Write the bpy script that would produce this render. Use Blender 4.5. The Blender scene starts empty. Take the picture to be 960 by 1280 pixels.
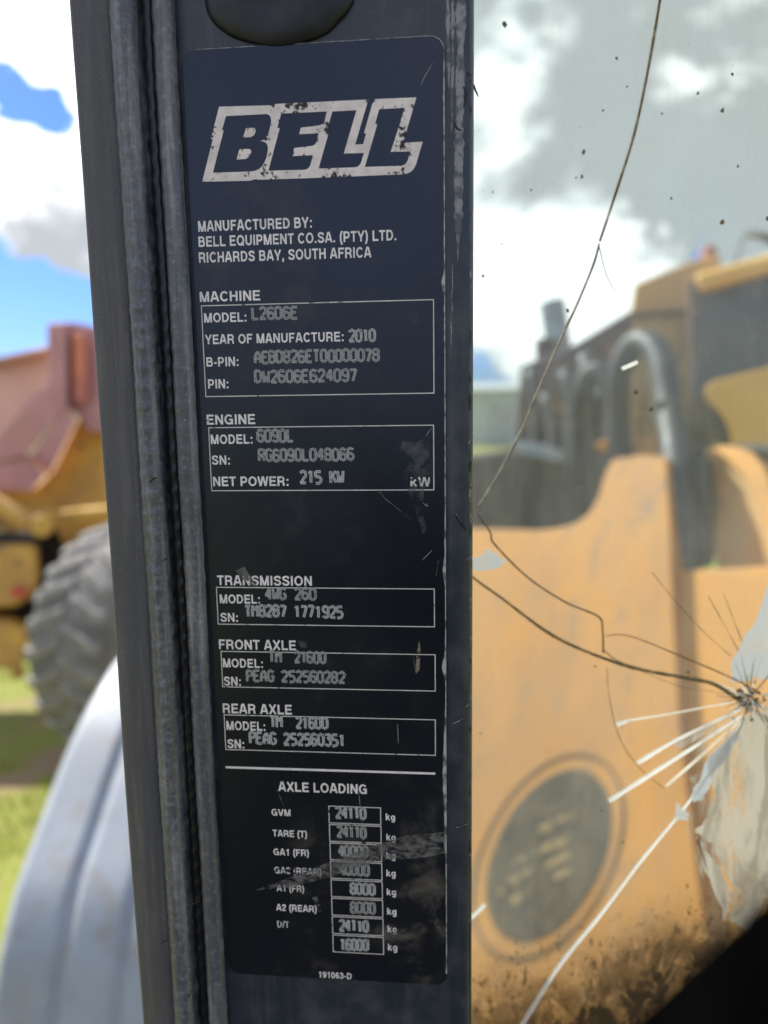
import bpy, bmesh, math, random
from mathutils import Vector, Matrix, Euler, noise as mnoise
random.seed(7)
S = bpy.context.scene
COL = S.collection
Z0 = 2.5                                   # height of the data plate's centre above the ground

# ------------------------------------------------------------------ camera
cam_d = bpy.data.cameras.new('camera')
cam = bpy.data.objects.new('camera', cam_d); COL.objects.link(cam)
cam.location = (0.05293608, -0.30253603, 0.06460446 + Z0)
cam.rotation_euler = (1.41979378, 0.0150207, 0.0902379)
cam_d.sensor_fit = 'HORIZONTAL'; cam_d.sensor_width = 36.0
cam_d.lens = 36.0 * 942 / 960
cam_d.clip_start = 0.01; cam_d.clip_end = 3000
cam_d.dof.use_dof = True
cam_d.dof.focus_distance = 0.303
cam_d.dof.aperture_fstop = 6.8
S.camera = cam
CM = Euler((1.41979378, 0.0150207, 0.0902379)).to_matrix()
CL = Vector(cam.location)

def ray(px, py):
    return CM @ Vector(((px - 480) / 942, -(py - 640) / 942, -1.0))
def at(px, py, d):
    return CL + ray(px, py) * d
def on_y(px, py, y):
    r = ray(px, py); return CL + r * ((y - CL.y) / r.y)
def on_x(px, py, x):
    r = ray(px, py); return CL + r * ((x - CL.x) / r.x)
def on_plane(px, py, p0, n):
    r = ray(px, py); return CL + r * ((p0 - CL).dot(n) / r.dot(n))

# ------------------------------------------------------------------ light
SUN_DIR = Vector((-0.62, 0.50, 0.74)).normalized()
sd = bpy.data.lights.new('sun', 'SUN'); sd.energy = 4.6; sd.angle = math.radians(0.53); sd.color = (1, 0.95, 0.87)
so = bpy.data.objects.new('sun', sd); COL.objects.link(so)
so.rotation_euler = SUN_DIR.to_track_quat('Z', 'Y').to_euler()
S.view_settings.view_transform = 'Standard'; S.view_settings.look = 'None'
S.view_settings.gamma = 1.0; S.view_settings.use_curve_mapping = False
S.view_settings.exposure = 1.0

# node helper
class NT:
    def __init__(s, tree): s.t = tree
    def n(s, typ, **kw):
        nd = s.t.nodes.new(typ)
        for k, v in kw.items():
            if k.startswith('i_'):
                key = k[2:]
                key = int(key) if key.isdigit() else key.replace('_', ' ')
                s.put(nd.inputs[key], v)
            else: setattr(nd, k, v)
        return nd
    def put(s, sock, v):
        if isinstance(v, bpy.types.NodeSocket): s.t.links.new(v, sock)
        elif isinstance(v, bpy.types.Node): s.t.links.new(v.outputs[0], sock)
        else:
            if sock.type == 'RGBA' and len(v) == 3: v = (*v, 1)
            sock.default_value = v
    def math(s, op, a, b=0.0, c=0.0, clamp=False):
        nd = s.t.nodes.new('ShaderNodeMath'); nd.operation = op; nd.use_clamp = clamp
        s.put(nd.inputs[0], a); s.put(nd.inputs[1], b); s.put(nd.inputs[2], c); return nd.outputs[0]
    def ss(s, v, lo, hi, a=0.0, b=1.0):
        nd = s.t.nodes.new('ShaderNodeMapRange'); nd.interpolation_type = 'SMOOTHSTEP'
        s.put(nd.inputs[0], v)
        for i, x in enumerate((lo, hi, a, b)): s.put(nd.inputs[i + 1], x)
        return nd.outputs[0]
    def mix(s, f, a, b):
        nd = s.t.nodes.new('ShaderNodeMix'); nd.data_type = 'RGBA'
        s.put(nd.inputs[0], f); s.put(nd.inputs[6], a); s.put(nd.inputs[7], b); return nd.outputs[2]
    def noise(s, vec, scale, detail=4.0, rough=0.55, dist=0.0):
        nd = s.t.nodes.new('ShaderNodeTexNoise')
        s.put(nd.inputs['Vector'], vec); nd.inputs['Scale'].default_value = scale
        nd.inputs['Detail'].default_value = detail; nd.inputs['Roughness'].default_value = rough
        nd.inputs['Distortion'].default_value = dist
        return nd.outputs[0]
    def mapping(s, vec, scale=(1, 1, 1), loc=(0, 0, 0), rot=(0, 0, 0)):
        nd = s.t.nodes.new('ShaderNodeMapping'); s.put(nd.inputs[0], vec)
        nd.inputs['Scale'].default_value = scale; nd.inputs['Location'].default_value = loc; nd.inputs['Rotation'].default_value = rot
        return nd.outputs[0]

# ------------------------------------------------------------------ sky
W = bpy.data.worlds.new('World'); S.world = W; W.use_nodes = True
W.node_tree.nodes.clear(); T = NT(W.node_tree)
sky = T.n('ShaderNodeTexSky', sky_type='NISHITA', sun_disc=False)
sky.sun_elevation = math.asin(SUN_DIR.z); sky.sun_rotation = math.atan2(SUN_DIR.x, SUN_DIR.y)
sky.air_density = 1.0; sky.dust_density = 0.6; sky.ozone_density = 2.0
gen = T.n('ShaderNodeTexCoord').outputs['Generated']
nrm = T.n('ShaderNodeVectorMath', operation='NORMALIZE'); T.put(nrm.inputs[0], gen); D = nrm.outputs[0]
sq = T.mapping(D, (1, 1, 1.7), (3.1, 1.7, 0.4))
cover = T.noise(sq, 2.1, 9, 0.58, 0.25)
tone = T.noise(T.mapping(D, (1, 1, 1.6), (7.3, 2.2, 5.0)), 4.6, 9, 0.62, 0.5)
wob = T.noise(T.mapping(D, (1, 1, 1.4), (1.3, 9.2, 2.0)), 7.0, 6, 0.6, 0.0)
wob2 = T.noise(T.mapping(D, (1, 1, 1.3), (4.3, 1.2, 8.0)), 20.0, 5, 0.6, 0.0)
wob = T.math('ADD', T.math('MULTIPLY', T.math('SUBTRACT', wob, 0.5), 0.26), T.math('MULTIPLY', T.math('SUBTRACT', wob2, 0.5), 0.10))
def blob(px, py, r):                       # a soft patch of sky around one compass direction
    d = ray(px, py).normalized()
    dp = T.n('ShaderNodeVectorMath', operation='DISTANCE'); T.put(dp.inputs[0], D); dp.inputs[1].default_value = d
    v = T.math('ADD', dp.outputs['Value'], T.math('MULTIPLY', wob, min(1.0, .35 + r * 6)))
    return T.ss(v, r * 1.15, r * 0.55)
CLOUD_COVER = [(40, 20, .26, .5), (50, 225, .12, .5), (70, 310, .09, .45), (15, 134, .042, -.9), (75, 156, .042, -.9), (45, 142, .04, -.6), (25, 390, .085, -.9), (95, 400, .065, -.8), (-90, 410, .16, -.8), (-60, 115, .07, -.8),
               (640, 110, .28, .5), (800, 140, .28, .5), (940, 150, .26, .5), (650, 340, .14, .5), (755, 350, .085, .5),
               (683, 283, .032, -.72), (792, 302, .036, -.70), (840, 330, .046, -.62), (880, 312, .032, -.50)]
CLOUD_TONE = [(60, 215, .18, .10), (50, 40, .22, .18), (60, 285, .10, -.22), (640, 345, .13, .14), (720, 330, .11, .16), (780, 350, .08, .22),
              (660, 150, .14, -.06), (800, 220, .17, -.15), (900, 235, .14, -.13), (655, 40, .07, .12), (880, 75, .10, .10), (930, 10, .10, -.1), (760, 30, .10, -.1), (650, 230, .10, -.08)]
for px, py, r, k in CLOUD_COVER: cover = T.math('ADD', cover, T.math('MULTIPLY', blob(px, py, r), k))
for px, py, r, k in CLOUD_TONE: tone = T.math('ADD', tone, T.math('MULTIPLY', blob(px, py, r), k))
cmask = T.ss(cover, 0.38, 0.60)
grey = T.ss(tone, 0.37, 0.64)
ccol = T.mix(grey, (3.0, 3.2, 3.4), (9.5, 9.6, 9.8))
skyc = T.n('ShaderNodeVectorMath', operation='MULTIPLY'); T.put(skyc.inputs[0], sky); skyc.inputs[1].default_value = (0.28, 0.445, 0.92)
fin = T.mix(cmask, skyc.outputs[0], ccol)
bg = T.n('ShaderNodeBackground'); T.put(bg.inputs[0], fin); bg.inputs[1].default_value = 0.1
wo = T.n('ShaderNodeOutputWorld'); T.put(wo.inputs[0], bg)

# ------------------------------------------------------------------ materials
def newmat(name):
    m = bpy.data.materials.new(name); m.use_nodes = True; m.node_tree.nodes.clear()
    t = NT(m.node_tree); out = t.n('ShaderNodeOutputMaterial')
    return m, t, out
def coords(t): return t.n('ShaderNodeTexCoord').outputs['Object']

def mat(name, c1, c2=None, scale=4.0, rough=0.6, metal=0.0, lo=0.4, hi=0.6, bump=0.0, bscale=None, c3=None, c3lo=.6, c3hi=.7, c3scale=None, spec=0.5, stretch=(1, 1, 1), detail=5.0):
    m, t, out = newmat(name); v = coords(t)
    if stretch != (1, 1, 1): v = t.mapping(v, stretch)
    col = c1
    if c2 is not None:
        col = t.mix(t.ss(t.noise(v, scale, detail), lo, hi), c1, c2)
    if c3 is not None:
        f = t.noise(t.mapping(v, loc=(5.2, 1.3, 7.7)), c3scale or scale * 2.3, 8, .6)
        col = t.mix(t.ss(f, c3lo, c3hi), col, c3)
    p = t.n('ShaderNodeBsdfPrincipled'); t.put(p.inputs['Base Color'], col)
    rn = t.noise(v, scale * 3.1, 4)
    t.put(p.inputs['Roughness'], t.ss(rn, .2, .8, max(0.02, rough - .1), min(1, rough + .1)))
    p.inputs['Metallic'].default_value = metal
    p.inputs['Specular IOR Level'].default_value = spec
    if bump:
        b = t.n('ShaderNodeBump'); b.inputs['Strength'].default_value = 1.0; b.inputs['Distance'].default_value = bump
        t.put(b.inputs['Height'], t.noise(v, bscale or scale * 8, 4, .6)); t.put(p.inputs['Normal'], b)
    t.put(out.inputs[0], p)
    return m

NAVY = (0.0022, 0.0030, 0.0068)
def plate_mat():
    m, t, out = newmat('plate_navy'); v = coords(t)
    dust = t.noise(v, 60, 9, .66, .4); big = t.noise(v, 14, 4, .5)
    f = t.math('MULTIPLY', t.ss(dust, .46, .74), t.ss(big, .40, .66), clamp=True)
    sep = t.n('ShaderNodeSeparateXYZ'); t.put(sep.inputs[0], v)
    low = t.ss(sep.outputs[2], Z0 - .10, Z0 - .19)                 # road dust has settled on the lower end and left side
    left = t.ss(sep.outputs[0], .005, -.05)
    f = t.math('MULTIPLY', f, t.math('ADD', 0.10, t.math('MULTIPLY', t.math('ADD', low, t.math('MULTIPLY', low, left)), .75)), clamp=True)
    st = t.noise(t.mapping(v, (500, 1, 16)), 1.0, 5, .6)
    f = t.math('ADD', f, t.math('MULTIPLY', t.ss(st, .60, .75), .018), clamp=True)
    sp = t.noise(v, 900, 2, .5)
    f = t.math('ADD', f, t.math('MULTIPLY', t.ss(sp, .68, .76), .16), clamp=True)
    col = t.mix(f, NAVY, (0.20, 0.165, 0.125))
    p = t.n('ShaderNodeBsdfPrincipled'); t.put(p.inputs['Base Color'], col)
    t.put(p.inputs['Roughness'], t.math('ADD', t.ss(big, .3, .7, .26, .36), t.math('MULTIPLY', f, .5)))
    p.inputs['Specular IOR Level'].default_value = .62; p.inputs['Specular Tint'].default_value = (.66, .78, 1, 1)
    b = t.n('ShaderNodeBump'); b.inputs['Distance'].default_value = .00006; b.inputs['Strength'].default_value = 1
    t.put(b.inputs['Height'], t.noise(v, 130, 3, .5)); t.put(p.inputs['Normal'], b)
    t.put(out.inputs[0], p); return m
def print_mat(name, base, wear_lo, wear_hi, scale=700, seed=0, big=0.0):
    m, t, out = newmat(name); v = t.mapping(coords(t), loc=(seed, seed * .3, seed * .7))
    w = t.noise(v, scale, 6, .65)
    if big:
        w = t.math('ADD', w, t.math('MULTIPLY', t.math('SUBTRACT', t.noise(t.mapping(v, (1, 1, .55)), 95, 5, .6), .5), big))
    f = t.ss(w, wear_lo, wear_hi)
    g = t.ss(t.noise(v, 160, 5), .3, .7, .82, 1.05)
    hs = t.n('ShaderNodeVectorMath', operation='SCALE'); hs.inputs[0].default_value = base; t.put(hs.inputs['Scale'], g)
    p = t.n('ShaderNodeBsdfPrincipled')
    t.put(p.inputs['Base Color'], t.mix(f, hs.outputs[0], NAVY))
    p.inputs['Roughness'].default_value = .5
    t.put(out.inputs[0], p); return m
def film_mat(name, col, scale, lo, hi, amax, stretch=(1, 1, 1), trans=.5, dist=.3, detail=7, amin=0.0, spec=None):
    m, t, out = newmat(name); v = t.mapping(coords(t), stretch)
    f = t.ss(t.noise(v, scale, detail, .6, dist), lo, hi, amin, amax)
    d = t.n('ShaderNodeBsdfDiffuse'); t.put(d.inputs[0], col)
    tl = t.n('ShaderNodeBsdfTranslucent'); t.put(tl.inputs[0], col)
    ms = t.n('ShaderNodeMixShader'); ms.inputs[0].default_value = trans; t.put(ms.inputs[1], d); t.put(ms.inputs[2], tl)
    tr = t.n('ShaderNodeBsdfTransparent')
    mx = t.n('ShaderNodeMixShader'); t.put(mx.inputs[0], f); t.put(mx.inputs[1], tr); t.put(mx.inputs[2], ms)
    t.put(out.inputs[0], mx); return m

M = {}
M['plate'] = plate_mat()
M['print'] = print_mat('white_print', (.74, .70, .70), .62, .72, 500, 1, .35)
M['print_worn'] = print_mat('worn_print', (.62, .59, .58), .53, .66, 420, 3, .7)
M['logo'] = print_mat('logo_print', (.72, .64, .62), .57, .65, 420, 5, .85)
M['logo_dark'] = mat('logo_navy', NAVY, (0.010, 0.011, 0.016), 200, .32)
M['stamp'] = print_mat('stamped_metal', (.31, .31, .31), .52, .80, 900, 8, .3)
M['stamp_hi'] = print_mat('stamped_metal_bright', (.40, .40, .40), .56, .80, 900, 11, .3)
M['edge_wear'] = mat('bare_plate_edge', (.36, .37, .36), (.06, .065, .07), 160, .5, lo=.45, hi=.62)
M['frame'] = print_mat('frame_print', (.60, .57, .55), .60, .72, 260, 13, .7)
M['smudge'] = film_mat('glue_smudge', (.16, .16, .17), 140, .40, .66, .42, trans=0)
M['smear'] = film_mat('grey_smear', (.17, .165, .16), 220, .36, .62, .75, (1, 1, 2.2), trans=0)
M['scuff'] = film_mat('brown_scuff', (.26, .22, .17), 300, .40, .60, .8, trans=0)

def post_mat():
    m, t, out = newmat('post_paint'); v = coords(t)
    n1 = t.noise(v, 50, 7, .6); st = t.noise(t.mapping(v, (220, 220, 9)), 1, 5, .6); sp = t.noise(v, 700, 3, .55)
    f = t.math('ADD', t.math('MULTIPLY', t.ss(n1, .42, .72), .13), t.math('MULTIPLY', t.ss(st, .5, .75), .10))
    f = t.math('ADD', f, t.math('MULTIPLY', t.ss(sp, .64, .72), .16), clamp=True)
    p = t.n('ShaderNodeBsdfPrincipled'); t.put(p.inputs['Base Color'], t.mix(f, (.014, .021, .034), (.22, .215, .21)))
    t.put(p.inputs['Roughness'], t.ss(n1, .3, .7, .32, .48))
    b = t.n('ShaderNodeBump'); b.inputs['Distance'].default_value = .00012; t.put(b.inputs['Height'], t.noise(v, 170, 4, .55)); t.put(p.inputs['Normal'], b)
    t.put(out.inputs[0], p); return m
M['post'] = post_mat()
M['sealant'] = mat('worn_sealant', (.24, .24, .26), (.09, .10, .12), 260, .7, lo=.42, hi=.6, bump=.0004, bscale=700)
M['chip'] = mat('bare_chip', (.30, .29, .28), (.05, .05, .055), 400, .6)
M['black'] = mat('black_gash', (.003, .003, .004), rough=.5)
def rubber_mat(name, base, dust, rough, fmax, bscale, bdist, specks=.12, dark_band=None):
    m, t, out = newmat(name); v = coords(t)
    n1 = t.noise(t.mapping(v, (260, 260, 14)), 1, 6, .62, .3); n2 = t.noise(v, 22, 4, .55); fine = t.noise(v, bscale, 3, .6); sp = t.noise(v, 520, 2, .5)
    f = t.math('MULTIPLY', t.ss(n1, .40, .75), t.ss(n2, .3, .7, fmax * .35, fmax))
    f = t.math('ADD', f, t.math('MULTIPLY', t.ss(fine, .45, .78), fmax * .45))
    f = t.math('ADD', f, t.math('MULTIPLY', t.ss(sp, .73, .77), specks), clamp=True)
    if dark_band:                               # dark reflection and shade painted along the groove between bulb and lip
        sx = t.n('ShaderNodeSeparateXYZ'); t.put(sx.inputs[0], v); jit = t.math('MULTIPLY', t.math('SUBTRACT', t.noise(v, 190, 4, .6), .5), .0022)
        q = t.math('ABSOLUTE', t.math('SUBTRACT', t.math('ADD', sx.outputs[0], jit), dark_band))
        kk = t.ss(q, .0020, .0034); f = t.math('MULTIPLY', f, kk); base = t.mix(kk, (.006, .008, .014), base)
    p = t.n('ShaderNodeBsdfPrincipled'); t.put(p.inputs['Base Color'], t.mix(f, base, dust))
    t.put(p.inputs['Roughness'], t.math('ADD', rough, t.math('MULTIPLY', f, .5)))
    b = t.n('ShaderNodeBump'); b.inputs['Distance'].default_value = bdist; t.put(b.inputs['Height'], fine); t.put(p.inputs['Normal'], b)
    t.put(out.inputs[0], p); return m
M['trim'] = rubber_mat('grained_trim', (.056, .056, .066), (.29, .26, .225), .52, .32, 1300, .0004)
M['seal'] = rubber_mat('dusty_rubber', (.066, .071, .086), (.46, .45, .44), .30, .46, 500, .00012, .3, dark_band=-.0621)
M['gap'] = mat('dark_gap', (.008, .009, .012), rough=.8)

M['glass'], t, out = newmat('window_glass')
tr = t.n('ShaderNodeBsdfTransparent'); tr.inputs[0].default_value = (.90, .95, .93, 1)
gl = t.n('ShaderNodeBsdfGlossy'); gl.inputs['Roughness'].default_value = .03
ge = t.n('ShaderNodeNewGeometry'); dpn = t.n('ShaderNodeVectorMath', operation='DOT_PRODUCT'); t.put(dpn.inputs[0], ge.outputs['Normal']); t.put(dpn.inputs[1], ge.outputs['Incoming'])
fr = t.math('ADD', .02, t.math('MULTIPLY', t.math('POWER', t.math('SUBTRACT', 1.0, t.math('ABSOLUTE', dpn.outputs['Value']), clamp=True), 5.0), .6))
mx = t.n('ShaderNodeMixShader'); t.put(mx.inputs[0], fr); t.put(mx.inputs[1], tr); t.put(mx.inputs[2], gl); t.put(out.inputs[0], mx)

def dust_film():
    m, t, out = newmat('dust_film'); v = coords(t)
    streak = t.noise(t.mapping(v, (42, 1, 5)), 1.0, 7, .66, .6)
    blot = t.noise(v, 9, 5, .6, .4); fine = t.noise(v, 260, 4, .6)
    f = t.math('ADD', t.ss(streak, .36, .74, .07, .19), t.ss(blot, .35, .7, .06, .20))
    f = t.math('ADD', f, t.math('MULTIPLY', t.ss(fine, .62, .75), .10), clamp=True)
    d = t.n('ShaderNodeBsdfDiffuse'); d.inputs[0].default_value = (.50, .475, .42, 1)
    tl = t.n('ShaderNodeBsdfTranslucent'); tl.inputs[0].default_value = (.50, .485, .43, 1)
    ms = t.n('ShaderNodeMixShader'); ms.inputs[0].default_value = .4; t.put(ms.inputs[1], d); t.put(ms.inputs[2], tl)
    tr = t.n('ShaderNodeBsdfTransparent')
    mx = t.n('ShaderNodeMixShader'); t.put(mx.inputs[0], f); t.put(mx.inputs[1], tr); t.put(mx.inputs[2], ms)
    t.put(out.inputs[0], mx); return m
M['film'] = dust_film()
def grime():
    m, t, out = newmat('corner_grime'); v = coords(t)
    sep = t.n('ShaderNodeSeparateXYZ'); t.put(sep.inputs[0], v)
    # mud splashed up from the lower corner of the pane, deeper towards the right
    d = t.math('SUBTRACT', t.math('MULTIPLY', t.math('SUBTRACT', sep.outputs[2], Z0 - .2925), 2400.0), t.math('MULTIPLY', t.math('SUBTRACT', sep.outputs[0], .068), 1150.0))
    n0 = t.noise(v, 26, 5, .6, .4)
    d = t.math('ADD', d, t.math('MULTIPLY', t.math('SUBTRACT', n0, .5), 110.0))
    h = t.ss(d, 175.0, -45.0)
    n1 = t.noise(t.mapping(v, (1, 1, .6)), 110, 8, .7, .6); n2 = t.noise(v, 380, 5, .65); n3 = t.noise(t.mapping(v, (1, 1, .5)), 210, 4, .6)
    base = t.math('MULTIPLY', t.math('MULTIPLY', h, h), t.ss(n1, .26, .58, .45, 1.0), clamp=True)
    spk = t.math('MULTIPLY', t.ss(t.math('ADD', n2, t.math('MULTIPLY', h, .20)), .66, .78), .75)
    blo = t.math('MULTIPLY', t.ss(t.math('ADD', n3, t.math('MULTIPLY', h, .34)), .66, .92), .85)
    f = t.math('MAXIMUM', t.math('MAXIMUM', base, t.math('MULTIPLY', spk, t.ss(h, .02, .4))), blo, clamp=True)
    d = t.n('ShaderNodeBsdfDiffuse'); t.put(d.inputs[0], t.mix(n1, (.020, .014, .008), (.11, .075, .04)))
    tr = t.n('ShaderNodeBsdfTransparent')
    mx = t.n('ShaderNodeMixShader'); t.put(mx.inputs[0], f); t.put(mx.inputs[1], tr); t.put(mx.inputs[2], d)
    t.put(out.inputs[0], mx); return m
M['grime'] = grime()
M['crack_dark'] = film_mat('crack_shadow', (.20, .155, .085), 150, .3, .7, .96, trans=.25, amin=.55)  # brown colour of the darker cracks
M['crack_tan'] = mat('crack_tan', (.40, .36, .27), (.24, .21, .15), 120, .6)
M['crack_faint'] = film_mat('crack_faint', (.16, .12, .07), 90, .2, .8, .75, trans=.2)
def bright():
    m, t, out = newmat('crack_bright'); 
    d = t.n('ShaderNodeBsdfDiffuse'); d.inputs[0].default_value = (.93, .91, .89, 1)
    tl = t.n('ShaderNodeBsdfTranslucent'); tl.inputs[0].default_value = (.93, .91, .89, 1)
    ms = t.n('ShaderNodeMixShader'); ms.inputs[0].default_value = .92; t.put(ms.inputs[1], d); t.put(ms.inputs[2], tl); t.put(out.inputs[0], ms); return m
M['crack_bright'] = bright()  # white translucent colour stands in for sun glints in the fractures
M['crack_glow'] = film_mat('crack_bright_faint', (.90, .85, .77), 60, .0, .8, .75, trans=.9)
M['flake_blue'] = film_mat('flake_blue', (.62, .645, .645), 40, .1, .5, .97, trans=.45, amin=.6)  # pale diffuse colours here stand in for reflections off broken glass
M['flake_grey'] = film_mat('flake_grey', (.58, .52, .43), 34, .24, .52, .96, (1.6, 1, .40), trans=.6, dist=1.2)
M['flake_haze'] = film_mat('flake_haze', (.50, .43, .34), 48, .42, .66, .62, (1.8, 1, .4), trans=.55, dist=1.8)
M['speck'] = mat('bug_speck', (.20, .165, .09), (.11, .09, .05), 400, .8)

M['rust_yellow'] = mat('weathered_yellow', (.60, .34, .10), (.50, .28, .10), 2.2, .6, c3=(.26, .15, .07), c3lo=.60, c3hi=.78, c3scale=5, bump=.002, bscale=30)
M['arm_yellow'] = mat('sun_faded_yellow', (.55, .235, .032), (.47, .205, .040), 1.6, .58, c3=(.30, .165, .075), c3lo=.52, c3hi=.74, c3scale=5, stretch=(2.2, 2.2, .45), bump=.0015, bscale=40)
M['panel_orange'] = mat('orange_panel', (.66, .29, .040), (.58, .25, .038), 2.4, .55)
M['cab_yellow'] = mat('cab_yellow', (.86, .47, .08), (.76, .41, .07), 3, .5)
M['tan'] = mat('dirty_tan', (.46, .29, .115), (.34, .21, .10), 3, .7, c3=(.15, .085, .06), c3lo=.56, c3hi=.7)
M['rust'] = mat('rust_purple', (.125, .085, .09), (.08, .058, .06), 3.2, .8, c3=(.36, .15, .07), c3lo=.60, c3hi=.68, c3scale=4)
M['hose'] = mat('hose_rubber', (.020, .023, .028), (.05, .052, .055), 8, .55)
M['dark'] = mat('dark_steel', (.035, .034, .034), (.10, .085, .065), 5, .7, c3=(.20, .19, .17), c3lo=.62, c3hi=.75, stretch=(2.5, 2.5, .6))
M['cab_glass'] = mat('cab_glass', (.012, .020, .026), (.03, .04, .04), 3, .15)
M['decal'] = mat('worn_decal', (.034, .024, .011), (.085, .058, .028), 9, .7, stretch=(3.5, 3.5, .5), c3=(.025, .022, .018), c3lo=.55, c3hi=.75)
M['decal_bar'] = mat('worn_decal_yellow', (.30, .19, .08), (.07, .06, .04), 16, .7, lo=.45, hi=.6, stretch=(2, 2, .6))
M['line'] = mat('ring_shadow', (.14, .08, .03), (.10, .06, .025), 9, .7)  # brown of the thin ring round the emblem
M['steel'] = mat('pale_steel', (.34, .40, .42), (.24, .28, .30), 6, .4, .3)
M['lamp_orange'] = mat('beacon_orange', (.42, .17, .09), rough=.4)
M['red'] = mat('faded_red', (.52, .26, .25), (.45, .215, .21), 2.0, .65, c3=(.48, .25, .20), c3lo=.55, c3hi=.75, c3scale=1.2, bump=.002)  # faded red, lifted paler to stand in for veiling glare
M['red_pink'] = mat('faded_red_pink', (.70, .40, .33), (.62, .34, .29), 2.0, .65)  # bed side lifted further, glare carried in the colour
M['red_orange'] = mat('primer_orange', (.62, .20, .11), (.46, .15, .11), 3, .6)
M['truck_yellow'] = mat('truck_yellow', (.62, .36, .06), (.48, .27, .06), 3.5, .55, c3=(.16, .10, .05), c3lo=.58, c3hi=.68, c3scale=7)
M['tyre'] = mat('dusty_tyre', (.13, .128, .12), (.20, .19, .175), 3.5, .85, bump=.003, bscale=30)
M['lug'] = mat('dusty_lug', (.20, .195, .18), (.29, .275, .25), 5, .85)
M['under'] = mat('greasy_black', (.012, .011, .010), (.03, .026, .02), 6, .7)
M['red_tag'] = mat('red_reflector', (.55, .05, .03), rough=.4)
M['fender'] = mat('pale_blue_grey_paint', (.29, .325, .36), (.25, .28, .31), 5, .5, c3=(.26, .255, .24), c3lo=.52, c3hi=.72, c3scale=11, bump=.0006, bscale=60)
M['guard'] = mat('black_guard', (.0008, .0008, .0008), (.0015, .0015, .0015), 20, .9, spec=0.0)
M['shed'] = mat('pale_shed', (.50, .56, .52), (.44, .50, .47), 1.2, .7, stretch=(1, 1, .15))
M['roof'] = mat('shed_roof', (.42, .45, .46), (.35, .37, .38), 2, .6)

# ------------------------------------------------------------------ object helpers
def tag(o, label=None, cat=None, group=None, kind=None):
    if label: o['label'] = label
    if cat: o['category'] = cat
    if group: o['group'] = group
    if kind: o['kind'] = kind
    return o
def empty(name, loc, label=None, cat=None, group=None):
    o = bpy.data.objects.new(name, None); COL.objects.link(o); o.location = loc; o.empty_display_size = .05
    bpy.context.view_layer.update()
    return tag(o, label, cat, group)
def link(name, me, m, parent=None, smooth=False):
    if m is not None and len(me.materials) == 0: me.materials.append(m)
    if smooth:
        for p in me.polygons: p.use_smooth = True
    o = bpy.data.objects.new(name, me); COL.objects.link(o)
    if parent is not None: attach(o, parent)
    return o
def wmat(p):
    mm = p.matrix_basis.copy()
    if p.parent: mm = wmat(p.parent) @ p.matrix_parent_inverse @ mm
    return mm
def attach(o, parent):
    o.parent = parent; o.matrix_parent_inverse = wmat(parent).inverted()
def pydata(name, vs, fs, m, parent=None, smooth=False):
    me = bpy.data.meshes.new(name); me.from_pydata([tuple(v) for v in vs], [], fs); me.update()
    return link(name, me, m, parent, smooth)
def from_bm(name, bm, m, parent=None, smooth=False):
    me = bpy.data.meshes.new(name); bm.normal_update(); bm.to_mesh(me); bm.free()
    return link(name, me, m, parent, smooth)
def bevel(o, w, seg=2, ang=35):
    b = o.modifiers.new('bevel', 'BEVEL'); b.width = w; b.segments = seg; b.limit_method = 'ANGLE'; b.angle_limit = math.radians(ang); b.harden_normals = True
    for p in o.data.polygons: p.use_smooth = True
    return o
def slab(name, front, back, m, parent=None, bev=0.0, seg=2):
    """front: outline points in space; back: vector that gives the thickness"""
    n = len(front); back = Vector(back)
    vs = [Vector(p) for p in front] + [Vector(p) + back for p in front]
    fs = [list(range(n)), list(range(2 * n - 1, n - 1, -1))]
    for i in range(n): fs.append([i, i + n, (i + 1) % n + n, (i + 1) % n])
    me = bpy.data.meshes.new(name); me.from_pydata([tuple(v) for v in vs], [], fs)
    bm = bmesh.new(); bm.from_mesh(me); bmesh.ops.recalc_face_normals(bm, faces=bm.faces); bm.to_mesh(me); bm.free()
    o = link(name, me, m, parent)
    if bev: bevel(o, bev, seg)
    return o
def smooth_path(pts, k=6):
    pts = [Vector(p) for p in pts]; out = []
    for i in range(len(pts) - 1):
        p0 = pts[max(i - 1, 0)]; p1 = pts[i]; p2 = pts[i + 1]; p3 = pts[min(i + 2, len(pts) - 1)]
        for j in range(k):
            u = j / k
            out.append(.5 * ((2 * p1) + (p2 - p0) * u + (2 * p0 - 5 * p1 + 4 * p2 - p3) * u * u + (3 * p1 - p0 - 3 * p2 + p3) * u ** 3))
    out.append(pts[-1]); return out
def tube_data(path, radii, seg=8, flat=None):
    n = len(path); vs = []; fs = []
    if not hasattr(radii, '__len__'): radii = [radii] * n
    up = None
    for i, p in enumerate(path):
        d = (path[min(i + 1, n - 1)] - path[max(i - 1, 0)]).normalized()
        if up is None: up = Vector((0, 1, 0)) if abs(d.y) < .9 else Vector((1, 0, 0))
        s = d.cross(up).normalized(); u = s.cross(d).normalized(); up = u
        for k in range(seg):
            a = 2 * math.pi * k / seg
            vs.append(p + s * math.cos(a) * radii[i] + u * math.sin(a) * radii[i] * (flat or 1))
    for i in range(n - 1):
        for k in range(seg):
            a = i * seg + k; b = i * seg + (k + 1) % seg
            fs.append([a, b, b + seg, a + seg])
    fs.append(list(range(seg))[::-1]); fs.append(list(range((n - 1) * seg, n * seg)))
    return vs, fs
def tube(name, pts, r, m, parent=None, seg=8, k=6, flat=None):
    path = smooth_path(pts, k) if k else [Vector(p) for p in pts]
    vs, fs = tube_data(path, r, seg, flat)
    return pydata(name, vs, fs, m, parent, True)
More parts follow.
